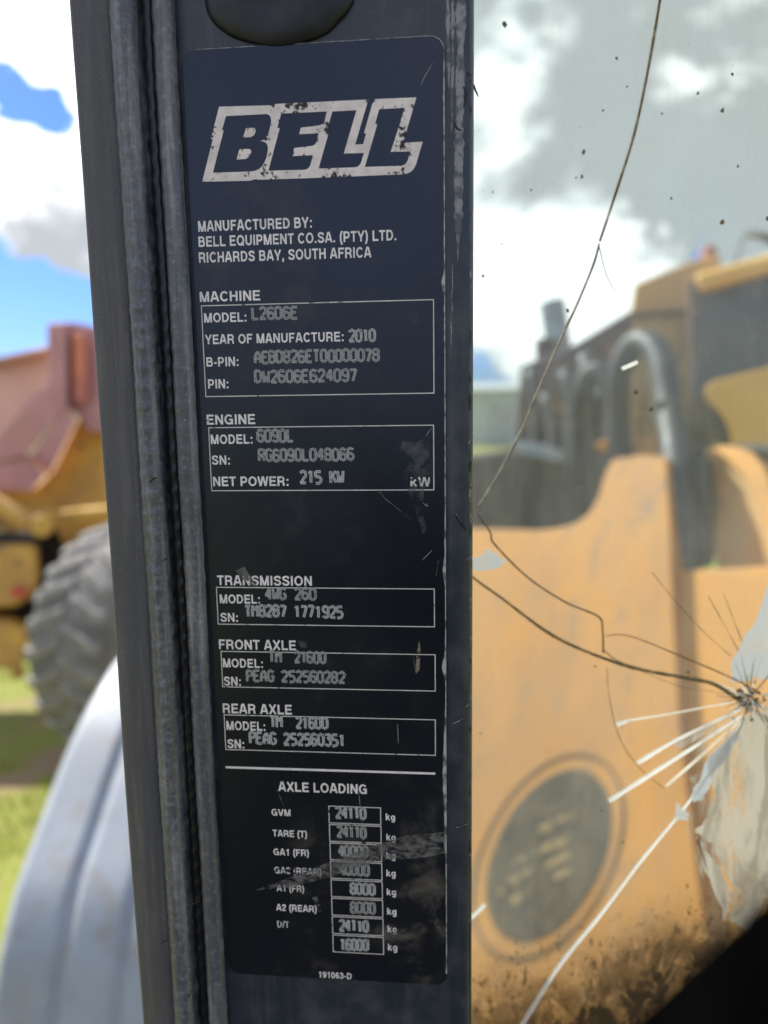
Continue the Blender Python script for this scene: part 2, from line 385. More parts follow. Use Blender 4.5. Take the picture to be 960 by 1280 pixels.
def cylinder(name, a, b, r, m, parent=None, seg=24, bev=0.0, r2=None):
    a = Vector(a); b = Vector(b)
    vs, fs = tube_data([a, b], [r, r2 or r], seg)
    o = pydata(name, vs, fs, m, parent)
    if bev: bevel(o, bev)
    return o

# ------------------------------------------------------------------ setting
def on_ground(px, py):
    r = ray(px, py); return CL - r * (CL.z / r.z)
SOIL = [(on_ground(78, 950), .34), (on_ground(20, 978), .22), (on_ground(-120, 1000), .4)]
def ground_mat():
    m, t, out = newmat('grass_and_dirt'); v = coords(t)
    a = t.noise(v, .9, 6, .6, .3); b = t.noise(v, 14, 5, .6)
    f = t.ss(t.math('ADD', a, t.math('MULTIPLY', t.math('SUBTRACT', b, .5), .4)), .46, .62)
    g = t.mix(b, (.13, .18, .02), (.28, .28, .05)); dcol = t.mix(b, (.24, .165, .085), (.30, .22, .12))
    for c, r in SOIL:
        q = t.n('ShaderNodeVectorMath', operation='DISTANCE'); t.put(q.inputs[0], v); q.inputs[1].default_value = c
        f = t.math('MAXIMUM', f, t.ss(t.math('ADD', q.outputs['Value'], t.math('MULTIPLY', t.math('SUBTRACT', b, .5), .5)), r, r * .45))
    p = t.n('ShaderNodeBsdfPrincipled'); t.put(p.inputs['Base Color'], t.mix(f, g, dcol)); p.inputs['Roughness'].default_value = .95
    t.put(out.inputs[0], p); return m
pydata('ground', [(-1500, -1500, 0), (1500, -1500, 0), (1500, 1500, 0), (-1500, 1500, 0)], [[0, 1, 2, 3]], ground_mat())['kind'] = 'structure'

def grass():
    m, t, out = newmat('grass_blade')
    oi = t.noise(t.mapping(coords(t), (1, 1, 0)), 1.1, 5, .6, .3)
    c = t.mix(t.ss(oi, .35, .62), (.13, .20, .016), (.33, .33, .055))
    d = t.n('ShaderNodeBsdfDiffuse'); t.put(d.inputs[0], c); tl = t.n('ShaderNodeBsdfTranslucent'); t.put(tl.inputs[0], c)
    ms = t.n('ShaderNodeMixShader'); ms.inputs[0].default_value = .35; t.put(ms.inputs[1], d); t.put(ms.inputs[2], tl); t.put(out.inputs[0], ms)
    vs, fs = [], []
    for i in range(34000):
        x = random.uniform(-6.5, -.6); y = random.uniform(1.8, 9)
        c = mnoise.noise((x * .9, y * .9, 3.0)) + .35 * mnoise.noise((x * 4, y * 4, 1.0))
        if c < -.12 and random.random() < .85: continue
        if any((x - p.x) ** 2 + (y - p.y) ** 2 < (r * random.uniform(.5, 1.0)) ** 2 for p, r in SOIL): continue
        h = random.uniform(.03, .09) * (1.2 if c > .2 else .8); a = random.uniform(0, 6.28); w = random.uniform(.003, .006)
        dx, dy = math.cos(a) * w, math.sin(a) * w; lx, ly = random.gauss(0, .3) * h, random.gauss(0, .3) * h
        k = len(vs); vs += [(x - dx, y - dy, 0), (x + dx, y + dy, 0), (x + lx, y + ly, h)]; fs.append((k, k + 1, k + 2))
    o = pydata('grass', vs, fs, m); tag(o, 'short yellow green grass with bare dirt patches on the yard', 'grass', kind='stuff')
grass()

# ------------------------------------------------------------------ cab pillar
pillar = empty('cab_pillar', (0, .03, Z0 - .6), 'dark navy painted steel cab pillar behind the black data plate, chipped along its right edge', 'cab pillar')
def extrude_z(name, prof, z0, z1, nz, m, parent, wob=None, closed=True, smooth=True):
    vs, fs = [], []; n = len(prof)
    for j in range(nz + 1):
        z = z0 + (z1 - z0) * j / nz
        for i, (x, y) in enumerate(prof):
            dx, dy = wob(i, z) if wob else (0, 0)
            vs.append((x + dx, y + dy, z))
    for j in range(nz):
        for i in range(n if closed else n - 1):
            a = j * n + i; b = j * n + (i + 1) % n
            fs.append([a, b, b + n, a + n])
    if closed: fs += [list(range(n))[::-1], list(range(nz * n, nz * n + n))]
    return pydata(name, vs, fs, m, parent, smooth)
# post: rounded right edge, face just behind the plate
prof = [(-.0535, .0035), (-.0535, .0012), (.052, .0012), (.0570, .0014), (.0592, .0022), (.0604, .0040), (.0610, .0070), (.0610, .055), (-.0535, .055)]
def wobp(i, z):
    return (0, .00018 * mnoise.noise((i * .4, 0, z * 22))) if i in (2, 3, 4, 5) else (0, 0)
o = extrude_z('post', prof, Z0 - .6, Z0 + .55, 160, M['post'], pillar, wobp)
bevel(o, .0003, 1)
# backing flange under the seals
slab('flange', [(-.0895, .010, Z0 - .6), (-.0540, .010, Z0 - .6), (-.0540, .010, Z0 + .55), (-.0895, .010, Z0 + .55)], (0, .03, 0), M['gap'], pillar)
# raised round boss over the plate
bm = bmesh.new(); bmesh.ops.create_uvsphere(bm, u_segments=48, v_segments=24, radius=1)
c = on_y(352, -6, 0.001); R1 = (on_y(448, 0, 0) - on_y(256, 0, 0)).length / 2
for v in bm.verts:
    s = 1 + .10 * mnoise.noise(v.co * 1.7)
    k = max(0, -v.co.y)
    v.co = Vector((c.x + v.co.x * R1 * s, c.y + v.co.y * .0055 * (1 - .55 * math.exp(-((v.co.x + .15) ** 2 + (v.co.z + .25) ** 2) * 9)), c.z + v.co.z * R1 * .60 * s))
from_bm('boss', bm, mat('boss_paint', (.007, .009, .015), (.012, .014, .02), 60, .46, spec=.4), pillar, True)
# sealant / worn paint runs beside the plate
def runs(name, px0, px1, y0, y1, w, m, amp, thick=.0006, taper=0):
    vs, fs = [], []; n = 150
    for i in range(n + 1):
        u = i / n; p = on_y(px0 + (px1 - px0) * u, y0 + (y1 - y0) * u, .0)
        ww = w * (1 + amp * mnoise.noise((px0, u * 9, 1)) + amp * .8 * mnoise.noise((px0, u * 45, 5)))
        e = 1 if not taper else max(.05, min(1, (1 - u) * taper))
        ww *= e; off = .0004 * mnoise.noise((px1, u * 8, 2))
        for k, (a, h) in enumerate(((-.5, 0), (-.2, 1), (.2, 1), (.5, 0))):
            vs.append((p.x + off + a * ww, .0013 - h * thick * (.6 + .4 * mnoise.noise((u * 60, k, 3))), p.z))
    for i in range(n):
        for k in range(3):
            a = i * 4 + k; fs.append([a, a + 1, a + 5, a + 4])
    return pydata(name, vs, fs, m, pillar, True)
runs('sealant_bead', 577, 572, -40, 330, .0031, M['sealant'], .5, .0009, 6)
runs('paint_run', 559, 561, -40, 120, .0016, M['sealant'], .6, .0004, 4)
runs('paint_run', 567, 564, -40, 190, .0012, M['sealant'], .7, .0004, 3)
runs('paint_run', 566, 563, 330, 460, .0007, M['sealant'], .9, .0003, 3)
# chips on the right edge of the post
for i in range(46):
    y = random.uniform(30, 1250); p = on_y(592.3 - y * .0016, y, .0022); r = random.uniform(.0003, .0009) * (1.5 if 480 < y < 720 else 1)
    vs = []; n = 9
    for k in range(n):
        a = 6.283 * k / n; q = r * random.uniform(.5, 1.2)
        x = p.x - .0010 + q * math.cos(a) * .55; vs.append((x, .00255 if x > .0592 else .0016, p.z + q * math.sin(a) * 2.2))
    # lies on the rounded edge
    vs = [(x, (.0010 if x < .0570 else .0012 + max(0, x - .0570) * .36 if x < .0592 else .0020 + (x - .0592) * 1.5) - .00008, z) for x, yy, z in vs]
    o = pydata('paint_chip', vs, [list(range(n))], random.choice([M['chip'], M['black'], M['black']]), pillar)
def flat_tri(name, pts, y, m, parent, thick=0):
    """flat outline given on the pillar face"""
    vs = [on_y(px, py, y) for px, py in pts]
    return pydata(name, vs, [list(range(len(vs)))], m, parent)
def stroke(name, pts, w, y, m, parent, tap=True, relief=.0003):
    path = smooth_path([on_y(a, b, y) for a, b in pts], 5); n = len(path)
    rr = [w * .5 * (.25 + .75 * math.sin(math.pi * (i + .6) / (n + .2)) if tap else 1) for i in range(n)]
    vs, fs = tube_data(path, rr, 6, relief / max(w, 1e-6) * 2)
    return pydata(name, vs, fs, m, parent, True)
stroke('gash', [(568.5, 641), (572, 647), (577, 655), (584, 664)], .0011, .0011, M['black'], pillar, relief=.0004)
stroke('gash', [(569.2, 641), (573, 647), (577, 653.5)], .0004, .0008, M['chip'], pillar, relief=.0003)
stroke('gash', [(576, 99), (579, 108), (583, 116), (581, 128), (579, 136)], .0008, .0012, M['black'], pillar)
stroke('gash', [(592, 105), (594, 112), (598, 121)], .0008, .003, M['black'], pillar)
stroke('gash', [(568, 152), (571, 160), (577, 163)], .0007, .0006, M['black'], pillar)
stroke('gash', [(585, 90), (589, 96)], .0005, .0016, M['black'], pillar)
for pts in ([(574, 609), (580, 603), (586, 598)], [(585, 556), (589, 548), (592, 545)], [(583, 700), (590, 696), (588, 710)], [(566, 905), (578, 899)], [(582, 884), (587, 878), (590, 866)], [(570, 1035), (584, 1030)]):
    stroke('scratch', pts, .0004, .0011, M['chip'], pillar, relief=.0002)

# outer grained trim strip
tp = [(-.0950, .004), (-.0951, -.0030), (-.0946, -.0052), (-.0930, -.0063), (-.0860, -.0070), (-.0800, -.0064), (-.0778, -.0050), (-.0772, -.002), (-.0772, .012), (-.0950, .012)]
def dense(prof, k=3):
    out = []
    for i in range(len(prof)):
        a = prof[i]; b = prof[(i + 1) % len(prof)]
        for j in range(k): out.append((a[0] + (b[0] - a[0]) * j / k, a[1] + (b[1] - a[1]) * j / k))
    return out
tp = [(x + .0042, y) for x, y in tp]
trim = extrude_z('outer_trim', tp, Z0 - .6, Z0 + .55, 120, M['trim'], pillar, lambda i, z: (.0007 * mnoise.noise((0, 0, z * 9)), .0002 * mnoise.noise((i, 0, z * 40))))
bevel(trim, .0006, 2)

# bulb seal
seal = empty('door_seal', (-.062, 0, Z0 - .6), 'dusty black rubber bulb seal running down beside the data plate', 'rubber seal')
bulb = []
for k in range(13):
    a = math.pi * (1.06 - 1.06 * k / 12)
    bulb.append((-.0699 + .0051 * math.cos(a), -.0030 - .0064 * max(0, math.sin(a)) ** .75))
bulb = [(-.0752, .010)] + bulb + [(-.0648, -.0026), (-.0640, -.0008), (-.0624, .0004), (-.0606, .0002), (-.0597, -.0018), (-.0591, -.0040), (-.0578, -.0050), (-.0556, -.0052), (-.0532, -.0048), (-.0519, -.0040), (-.0513, -.0020), (-.0514, -.0004), (-.0545, .002), (-.0545, .010)]
def wobs(i, z):
    ph = z * 770 + 2.2 * mnoise.noise((0, 1, z * 22))
    r = .00017 * (math.sin(ph) + .35 * math.sin(2 * ph + 1)) * (.75 + .5 * mnoise.noise((3, 1, z * 25)))
    w = .0006 * mnoise.noise((7, 0, z * 11))
    if 1 <= i <= 13:
        k = math.sin(math.pi * (i - 1) / 12)
        return (w + r * .5 * (1 - k), r * (.5 + .9 * k) + .00020 * mnoise.noise((i * .5, 4, z * 130)) * k)
    if 14 <= i <= 18: return (w + r * .8, r * 1.4)
    if 19 <= i <= 25: return (w + .00028 * mnoise.noise((2, 2, z * 140)) + r * .45, .00016 * mnoise.noise((i * .4, 2, z * 160)) + r * .45)
    return (w, 0)
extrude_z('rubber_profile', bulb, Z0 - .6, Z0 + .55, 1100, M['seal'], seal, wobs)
# nicks in the rubber
for (px, py, r) in ((192, 600, 5), (205, 1178, 4), (237, 690, 4), (240, 1132, 6), (247, 1128, 4), (236, 1245, 2), (242, 1246, 2), (262, 1195, 4), (206, 700, 3)):
    p = on_y(px, py, -.0078)
    stroke('nick', [(px - r, py + r * .7), (px, py - r * .3), (px + r, py - r * .5)], .0005, -.0094 if px - (py * .055) < 195 else -.0046, M['gap'], seal, relief=.0005)

# ------------------------------------------------------------------ data plate
plate = empty('data_plate', (0, 0, Z0 - .195), 'black metal data plate with worn white lettering fixed to the cab pillar', 'data plate')
PX0, PX1, PZ0, PZ1 = -.0500, .0500, Z0 - .1962, Z0 + .1966
def rounded(x0, x1, z0, z1, r, n=8):
    pts = []
    for cx, cz, a0 in ((x1 - r, z1 - r, 0), (x0 + r, z1 - r, 90), (x0 + r, z0 + r, 180), (x1 - r, z0 + r, 270)):
        for k in range(n + 1):
            a = math.radians(a0 + 90 * k / n); pts.append((cx + r * math.cos(a), cz + r * math.sin(a)))
    return pts
slab('backing', [(x, 0, z) for x, z in rounded(PX0, PX1, PZ0, PZ1, .0055)], (0, .0010, 0), M['plate'], plate, .0002, 1)
YP = -.00006                               # print layer
# bare worn rim along the right edge and the corners
rim = []
vs, fs = [], []; n = 400
path = [(x, z) for x, z in rounded(PX0 + .00012, PX1 - .00012, PZ0 + .00012, PZ1 - .00012, .0054, 10)]
def rim_piece(pts, wfun):
    vs, fs = [], []
    n = len(pts)
    for i, (x, z) in enumerate(pts):
        a = Vector(pts[max(0, i - 1)]); b = Vector(pts[min(n - 1, i + 1)]); d = (b - a).normalized(); nn = Vector((-d.y, d.x))
        w = wfun(i / (n - 1), z)
        vs += [(x, YP, z), (x + nn.x * w, YP, z + nn.y * w)]
    for i in range(n - 1): fs.append([2 * i, 2 * i + 1, 2 * i + 3, 2 * i + 2])
    return pydata('worn_rim', vs, fs, M['edge_wear'], plate)
seg = [(PX1 - .00002, PZ0 + .006 + (PZ1 - PZ0 - .012) * k / 260) for k in range(261)]
def wr(u, z):
    b = .00042 + .00025 * mnoise.noise((z * 60, 1, 0)) + .00030 * max(0, mnoise.noise((z * 260, 4, 0)))
    for zz, a, s in ((Z0 + .108, .0011, .003), (Z0 - .006, .0010, .004), (Z0 - .047, .0013, .004), (Z0 - .095, .0011, .02), (Z0 - .125, .0008, .006)): b += a * math.exp(-((z - zz) / s) ** 2)
    return max(.0002, b)
rim_piece(seg, wr)
arc = [(PX1 - .0055 + .00548 * math.cos(a), PZ1 - .0055 + .00548 * math.sin(a)) for a in [math.pi / 2 * k / 20 for k in range(21)]]
rim_piece(arc, lambda u, z: .00035 * (1 - .6 * u))
top = [(PX1 - .0055 - k * (.089 / 80), PZ1 - .00002) for k in range(81)]
rim_piece(top, lambda u, z: .00016 + .00012 * mnoise.noise((u * 40, 0, 0)))

def xz(px, py):
    p = on_y(px, py, 0); return p.x, p.z
# printed text ------------------------------------------------------
def arc(cx, cy, rx, ry, a0, a1, n=10):
    return [(cx + rx * math.cos(math.radians(a0 + (a1 - a0) * k / n)), cy + ry * math.sin(math.radians(a0 + (a1 - a0) * k / n))) for k in range(n + 1)]
def sp(*pts): return [(v.x, v.y) for v in smooth_path([(a, b, 0) for a, b in pts], 4)]
# bold grotesque capitals as centre lines on a 7 unit cap height: advance width, strokes
LO, HI = .62, 6.38
F = {
 'A': (6.9, [[(.8, 0), (3.1, 7)], [(6.1, 0), (3.8, 7)], [(1.9, 2.1), (5.0, 2.1)], [(2.7, 6.5), (4.2, 6.5)]]),
 'B': (6.9, [[(1.3, 0), (1.3, 7)], [(1.3, HI), (3.9, HI)] + arc(3.9, 5.05, 1.45, 1.33, 90, -90) + [(1.3, 3.72)], [(1.3, 3.72), (4.1, 3.72)] + arc(4.1, 2.17, 1.6, 1.55, 90, -90) + [(1.3, LO)]]),
 'C': (7.0, [arc(3.7, 3.5, 2.55, 2.95, 38, 322, 20)]),
 'D': (7.0, [[(1.3, 0), (1.3, 7)], [(1.3, HI), (3.3, HI)] + arc(3.3, 3.5, 2.5, 2.88, 90, -90, 14) + [(1.3, LO)]]),
 'E': (6.4, [[(1.3, 0), (1.3, 7)], [(1.3, HI), (5.9, HI)], [(1.3, 3.6), (5.5, 3.6)], [(1.3, LO), (6.0, LO)]]),
 'F': (5.9, [[(1.3, 0), (1.3, 7)], [(1.3, HI), (5.6, HI)], [(1.3, 3.5), (5.0, 3.5)]]),
 'G': (7.5, [arc(3.8, 3.5, 2.7, 2.95, 40, 330, 20), [(3.9, 3.3), (6.75, 3.3)], [(6.15, 3.6), (6.15, 0)]]),
 'H': (7.0, [[(1.3, 0), (1.3, 7)], [(5.7, 0), (5.7, 7)], [(1.3, 3.65), (5.7, 3.65)]]),
 'I': (2.7, [[(1.35, 0), (1.35, 7)]]),
 'K': (7.0, [[(1.3, 0), (1.3, 7)], [(1.5, 2.5), (5.7, 7)], [(2.8, 4.0), (6.0, 0)]]),
 'L': (5.9, [[(1.3, 0), (1.3, 7)], [(1.3, LO), (5.6, LO)]]),
 'M': (8.1, [[(1.25, 0), (1.25, 7)], [(6.85, 0), (6.85, 7)], [(1.5, 7), (3.9, 0)], [(6.6, 7), (4.2, 0)]]),
 'N': (7.0, [[(1.25, 0), (1.25, 7)], [(5.75, 0), (5.75, 7)], [(1.4, 6.8), (5.6, .2)]]),
 'O': (7.6, [arc(3.8, 3.5, 2.7, 2.95, 0, 360, 26)]),
 'P': (6.5, [[(1.3, 0), (1.3, 7)], [(1.3, HI), (3.8, HI)] + arc(3.8, 4.65, 1.55, 1.73, 90, -90) + [(1.3, 2.92)]]),
 'Q': (7.6, [arc(3.8, 3.5, 2.7, 2.95, 0, 360, 26), [(4.3, 2.0), (6.8, .1)]]),
 'R': (7.0, [[(1.3, 0), (1.3, 7)], [(1.3, HI), (4.1, HI)] + arc(4.1, 4.8, 1.5, 1.58, 90, -90) + [(1.3, 3.22)], sp((4.1, 3.2), (5.1, 2.8), (5.5, 1.6), (5.75, 0))]),
 'S': (6.5, [sp((5.45, 5.0), (4.9, 6.1), (3.2, 6.42), (1.6, 6.0), (1.3, 5.0), (2.0, 4.1), (3.3, 3.65), (4.7, 3.1), (5.4, 2.1), (4.9, .95), (3.3, .58), (1.6, .95), (1.0, 2.1))]),
 'T': (5.9, [[(2.95, 0), (2.95, 7)], [(.25, HI), (5.65, HI)]]),
 'U': (7.0, [[(1.3, 7), (1.3, 2.6)] + arc(3.5, 2.6, 2.2, 2.0, 180, 360, 12) + [(5.7, 7)]]),
 'V': (6.6, [[(.8, 7), (3.15, 0)], [(3.45, 0), (5.8, 7)]]), 'W': (9.2, [[(.8, 7), (2.5, 0)], [(2.6, 0), (4.5, 7)], [(4.7, 7), (6.6, 0)], [(6.7, 0), (8.4, 7)]]),
 'X': (6.6, [[(.9, 0), (5.7, 7)], [(5.7, 0), (.9, 7)]]), 'Y': (6.6, [[(.8, 7), (3.3, 2.7)], [(5.8, 7), (3.3, 2.7)], [(3.3, 3), (3.3, 0)]]),
 '/': (2.8, [[(.5, -.1), (2.3, 7.1)]]), '-': (3.4, [[(.5, 2.6), (2.9, 2.6)]]), '.': (2.7, [[(1.35, 0), (1.35, 1.4)]]), ',': (2.7, [[(1.4, 1.4), (1.4, .2), (.95, -1.2)]]),
 ':': (3.2, [[(1.6, 0), (1.6, 1.4)], [(1.6, 3.7), (1.6, 5.1)]]), ' ': (2.7, []),
 '(': (3.2, [sp((2.75, 7.3), (1.6, 5.2), (1.35, 2.8), (1.6, .4), (2.75, -1.7))]), ')': (3.2, [sp((.45, 7.3), (1.6, 5.2), (1.85, 2.8), (1.6, .4), (.45, -1.7))]),
 '0': (5.4, [arc(2.7, 3.5, 1.75, 2.95, 0, 360, 20)]), '1': (5.4, [[(3.1, 0), (3.1, 7)], [(1.1, 5.2), (3.0, 5.6)]]), '2': (5.4, [sp((1.0, 4.7), (1.3, 6.0), (2.7, 6.42), (4.1, 5.9), (4.2, 4.7), (3.3, 3.4), (1.8, 2.1), (1.1, .7)), [(.6, LO), (4.9, LO)]]),
 '3': (5.4, [sp((1.0, 5.1), (1.4, 6.1), (2.7, 6.4), (4.0, 5.9), (4.0, 4.5), (2.4, 3.7)), sp((2.4, 3.7), (4.1, 3.2), (4.3, 1.7), (3.4, .7), (2.2, .6), (1.2, 1.1), (.9, 2.1))]),
 '6': (5.4, [arc(2.75, 2.2, 1.7, 1.6, 0, 360, 18), sp((1.05, 2.4), (1.1, 4.4), (1.7, 5.9), (2.9, 6.4), (4.3, 5.3))]),
 '9': (5.4, [arc(2.65, 4.8, 1.7, 1.6, 0, 360, 18), sp((4.35, 4.6), (4.3, 2.6), (3.7, 1.1), (2.5, .6), (1.1, 1.7))]),
 'k': (5.6, [[(1.2, 0), (1.2, 7)], [(1.3, 1.9), (4.3, 5.1)], [(2.4, 3.0), (4.7, 0)]]),
 'g': (5.9, [arc(2.75, 2.65, 1.75, 1.95, 0, 360, 18), [(4.55, 5.1), (4.55, 0)] + sp((4.55, 0), (4.2, -1.3), (2.8, -1.65), (1.1, -1.0))]),
}
def text(name, body, px, py, pxr, h, m='print', weight=1.5, y=YP):
    x0, z0 = xz(px, py); x1, _ = xz(pxr, py)
    ph = xz(px, py - h)[1] - z0
    polys = []; cx = 0
    for ch in body:
        w, strokes = F[ch]
        for st in strokes:
            n = len(st); P = [Vector(p) for p in st]; closed = (P[0] - P[-1]).length < 1e-4
            L, Rr = [], []
            for i in range(n):
                a = P[i] - P[i - 1] if i > 0 else (P[0] - P[-2] if closed else P[1] - P[0])
                b = P[i + 1] - P[i] if i < n - 1 else (P[1] - P[0] if closed else P[-1] - P[-2])
                if a.length < 1e-6: a = b
                if b.length < 1e-6: b = a
                a = a.normalized(); b = b.normalized(); t = (a + b)
                t = t.normalized() if t.length > 1e-6 else b
                nn = Vector((-t.y, t.x)); c = max(.5, nn.dot(Vector((-b.y, b.x))))
                wt = weight * (1 - .12 * abs(nn.y))
                L.append(P[i] + nn * wt / 2 / c); Rr.append(P[i] - nn * wt / 2 / c)
            polys.append((cx, L, Rr))
        cx += w + .18
    xs = [p.x + c for c, L, Rr in polys for p in L + Rr]; a, b = min(xs), max(xs)
    sx = (x1 - x0) / (b - a); sz = ph / 7
    vs, fs = [], []
    for q, (c, L, Rr) in enumerate(polys):
        k = len(vs); n = len(L); yy = y - .000004 * (q % 5)
        for p in L + Rr: vs.append((x0 + (p.x + c - a) * sx, yy, z0 + p.y * sz))
        for i in range(n - 1): fs.append([k + i, k + n + i, k + n + i + 1, k + i + 1])
    return pydata(name, vs, fs, M[m], plate)
TEXTS = [
 ('MANUFACTURED BY:', 248, 289.7, 390, 13.2), ('BELL EQUIPMENT CO.SA. (PTY) LTD.', 248.5, 308.8, 495.5, 13), ('RICHARDS BAY, SOUTH AFRICA', 249, 328.6, 464.5, 13),
 ('MACHINE', 250, 377.5, 325.5, 12.6), ('MODEL:', 255.4, 403.3, 308.3, 11.8), ('YEAR OF MANUFACTURE:', 256.7, 430.4, 429.6, 11.8), ('B-PIN:', 258.3, 458.3, 298.3, 11.6), ('PIN:', 260.4, 485.8, 285.8, 11.6),
 ('ENGINE', 258.75, 530.8, 319.2, 12.4), ('MODEL:', 263.75, 555, 315.8, 11.6), ('SN:', 265, 580.8, 287.5, 11.4), ('NET POWER:', 266.7, 607.7, 360.8, 11.8),
 ('TRANSMISSION', 271.7, 731.3, 390, 12), ('MODEL:', 275, 754, 325, 11), ('SN:', 275.8, 777, 297.5, 11),
 ('FRONT AXLE', 274, 811.3, 370, 12), ('MODEL:', 279, 834, 328.75, 11), ('SN:', 280, 856.7, 301.2, 11),
 ('REAR AXLE', 278.75, 891.2, 365, 12), ('MODEL:', 283.3, 912.2, 331.7, 11), ('SN:', 284.6, 935, 305.4, 11),
 ('AXLE LOADING', 348, 988.8, 458.5, 11.8), ('GVM', 339.6, 1019.2, 363.3, 8.2), ('TARE (T)', 341, 1045.2, 383.75, 8.2), ('GA1 (FR)', 342, 1068.6, 386.2, 8.2),
]
for a in TEXTS: text('printed_line', *a)
text('printed_line', 'GA2 (REAR)', 343, 1091.5, 401.7, 8.2, 'print_worn')
text('printed_line', 'A1 (FR)', 346, 1113.7, 380.2, 8.2, 'print_worn')
text('printed_line', 'A2 (REAR)', 345.4, 1138, 395.8, 8.2)
text('printed_line', 'D/T', 346.7, 1159, 361.7, 8.2, 'print_worn')
text('printed_line', 'kW', 513, 608, 538.5, 11.6, 'print_worn')
text('printed_line', '191063-D', 398.75, 1221.7, 439.6, 7.6)
for px, py, m in ((482.3, 1025, 'print'), (483, 1050.3, 'print_worn'), (483, 1073.2, 'print_worn'), (483, 1095.3, 'print'), (483.5, 1118.7, 'print'), (484, 1143, 'print'), (484.5, 1165, 'print_worn'), (485, 1187.8, 'print')):
    text('printed_unit', 'kg', px, py, px + 11.6, 8.2, m)

# ruled frames
def frame(name, c, w=.00040, m='frame'):
    P = [Vector(xz(*p)) for p in c]
    x0 = (P[0].x + P[3].x) / 2; x1 = (P[1].x + P[2].x) / 2; z1 = (P[0].y + P[1].y) / 2; z0 = (P[2].y + P[3].y) / 2
    o = [(x0, z0), (x1, z0), (x1, z1), (x0, z1)]; i = [(x0 + w, z0 + w), (x1 - w, z0 + w), (x1 - w, z1 - w), (x0 + w, z1 - w)]
    vs = [(x, YP, z) for x, z in o + i]
    return pydata(name, vs, [[k, (k + 1) % 4, (k + 1) % 4 + 4, k + 4] for k in range(4)], M[m], plate)
frame('printed_frame', [(250.8, 380.6), (542.8, 375), (542.8, 493), (257, 495.4)])
frame('printed_frame', [(259.5, 533.2), (542.8, 531.7), (542.8, 613.3), (264.8, 613.6)])
frame('printed_frame', [(270.2, 733.3), (543.6, 735.8), (543.6, 784.3), (272, 780.4)])
frame('printed_frame', [(275.4, 813.8), (544.6, 817.5), (544.6, 864.3), (278.3, 859)])
frame('printed_frame', [(279.5, 893.3), (544.8, 898.8), (544.8, 945), (281.9, 937)])
a = xz(282, 958.3); b = xz(544, 967.6); zz = (a[1] + b[1]) / 2; w = .0005
pydata('printed_rule', [(a[0], YP, zz - w), (b[0], YP, zz - w), (b[0], YP, zz + w), (a[0], YP, zz + w)], [[0, 1, 2, 3]], M['print'], plate)
for k in range(8):
    u0 = k / 8; u1 = (k + .955) / 8
    yl = lambda u: 1007 + (1191.7 - 1007) * u; yr = lambda u: 1009.2 + (1193.8 - 1009.2) * u
    xl = lambda u: 410.4 + 5.8 * u; xr = lambda u: 476.2 + 4 * u
    frame('printed_cell', [(xl(u0), yl(u0)), (xr(u0), yr(u0)), (xr(u1), yr(u1)), (xl(u1), yl(u1))], .00040)

# stamped characters -------------------------------------------------
G = {
 '0': [[(0, 1), (0, 5), (1, 6), (3, 6), (4, 5), (4, 1), (3, 0), (1, 0), (0, 1)]], '1': [[(.8, 4.8), (2.2, 6), (2.2, 0)]],
 '2': [[(0, 5), (1, 6), (3, 6), (4, 5), (4, 3.8), (0, 0), (4, 0)]], '3': [[(0, 6), (4, 6), (1.8, 3.6), (3, 3.6), (4, 2.6), (4, 1), (3, 0), (1, 0), (0, 1)]],
 '4': [[(3, 0), (3, 6), (0, 2), (4.2, 2)]], '5': [[(4, 6), (0, 6), (0, 3.4), (3, 3.4), (4, 2.6), (4, 1), (3, 0), (0, 0)]],
 '6': [[(3.8, 5.2), (3, 6), (1, 6), (0, 5), (0, 1), (1, 0), (3, 0), (4, 1), (4, 2.4), (3, 3.3), (0, 3.3)]], '7': [[(0, 6), (4, 6), (1.6, 0)]],
 '8': [[(1, 3.2), (0, 4.1), (0, 5.2), (1, 6), (3, 6), (4, 5.2), (4, 4.1), (3, 3.2), (1, 3.2), (0, 2.3), (0, .9), (1, 0), (3, 0), (4, .9), (4, 2.3), (3, 3.2)]],
 '9': [[(.2, .8), (1, 0), (3, 0), (4, 1), (4, 5), (3, 6), (1, 6), (0, 5), (0, 3.6), (1, 2.7), (4, 2.7)]],
 'A': [[(0, 0), (0, 3.6), (2, 6), (4, 3.6), (4, 0)], [(0, 2.3), (4, 2.3)]], 'B': [[(0, 0), (0, 6), (3, 6), (4, 5.2), (4, 4), (3, 3.2), (0, 3.2)], [(3, 3.2), (4, 2.4), (4, .9), (3, 0), (0, 0)]],
 'D': [[(0, 0), (0, 6), (2.6, 6), (4, 4.6), (4, 1.4), (2.6, 0), (0, 0)]], 'E': [[(4, 6), (0, 6), (0, 0), (4, 0)], [(0, 3.2), (3.2, 3.2)]],
 'G': [[(4, 5), (3, 6), (1, 6), (0, 5), (0, 1), (1, 0), (3, 0), (4, 1), (4, 2.8), (2.2, 2.8)]], 'K': [[(0, 0), (0, 6)], [(4, 6), (0, 2.4)], [(1.4, 3.6), (4, 0)]],
 'L': [[(0, 6), (0, 0), (4, 0)]], 'M': [[(0, 0), (0, 6), (2, 3.4), (4, 6), (4, 0)]], 'P': [[(0, 0), (0, 6), (3, 6), (4, 5.2), (4, 3.8), (3, 3), (0, 3)]],
 'R': [[(0, 0), (0, 6), (3, 6), (4, 5.2), (4, 3.8), (3, 3), (0, 3)], [(2, 3), (4, 0)]], 'T': [[(0, 6), (4, 6)], [(2, 6), (2, 0)]], 'W': [[(0, 6), (.6, 0), (2, 3.4), (3.4, 0), (4, 6)]],
}
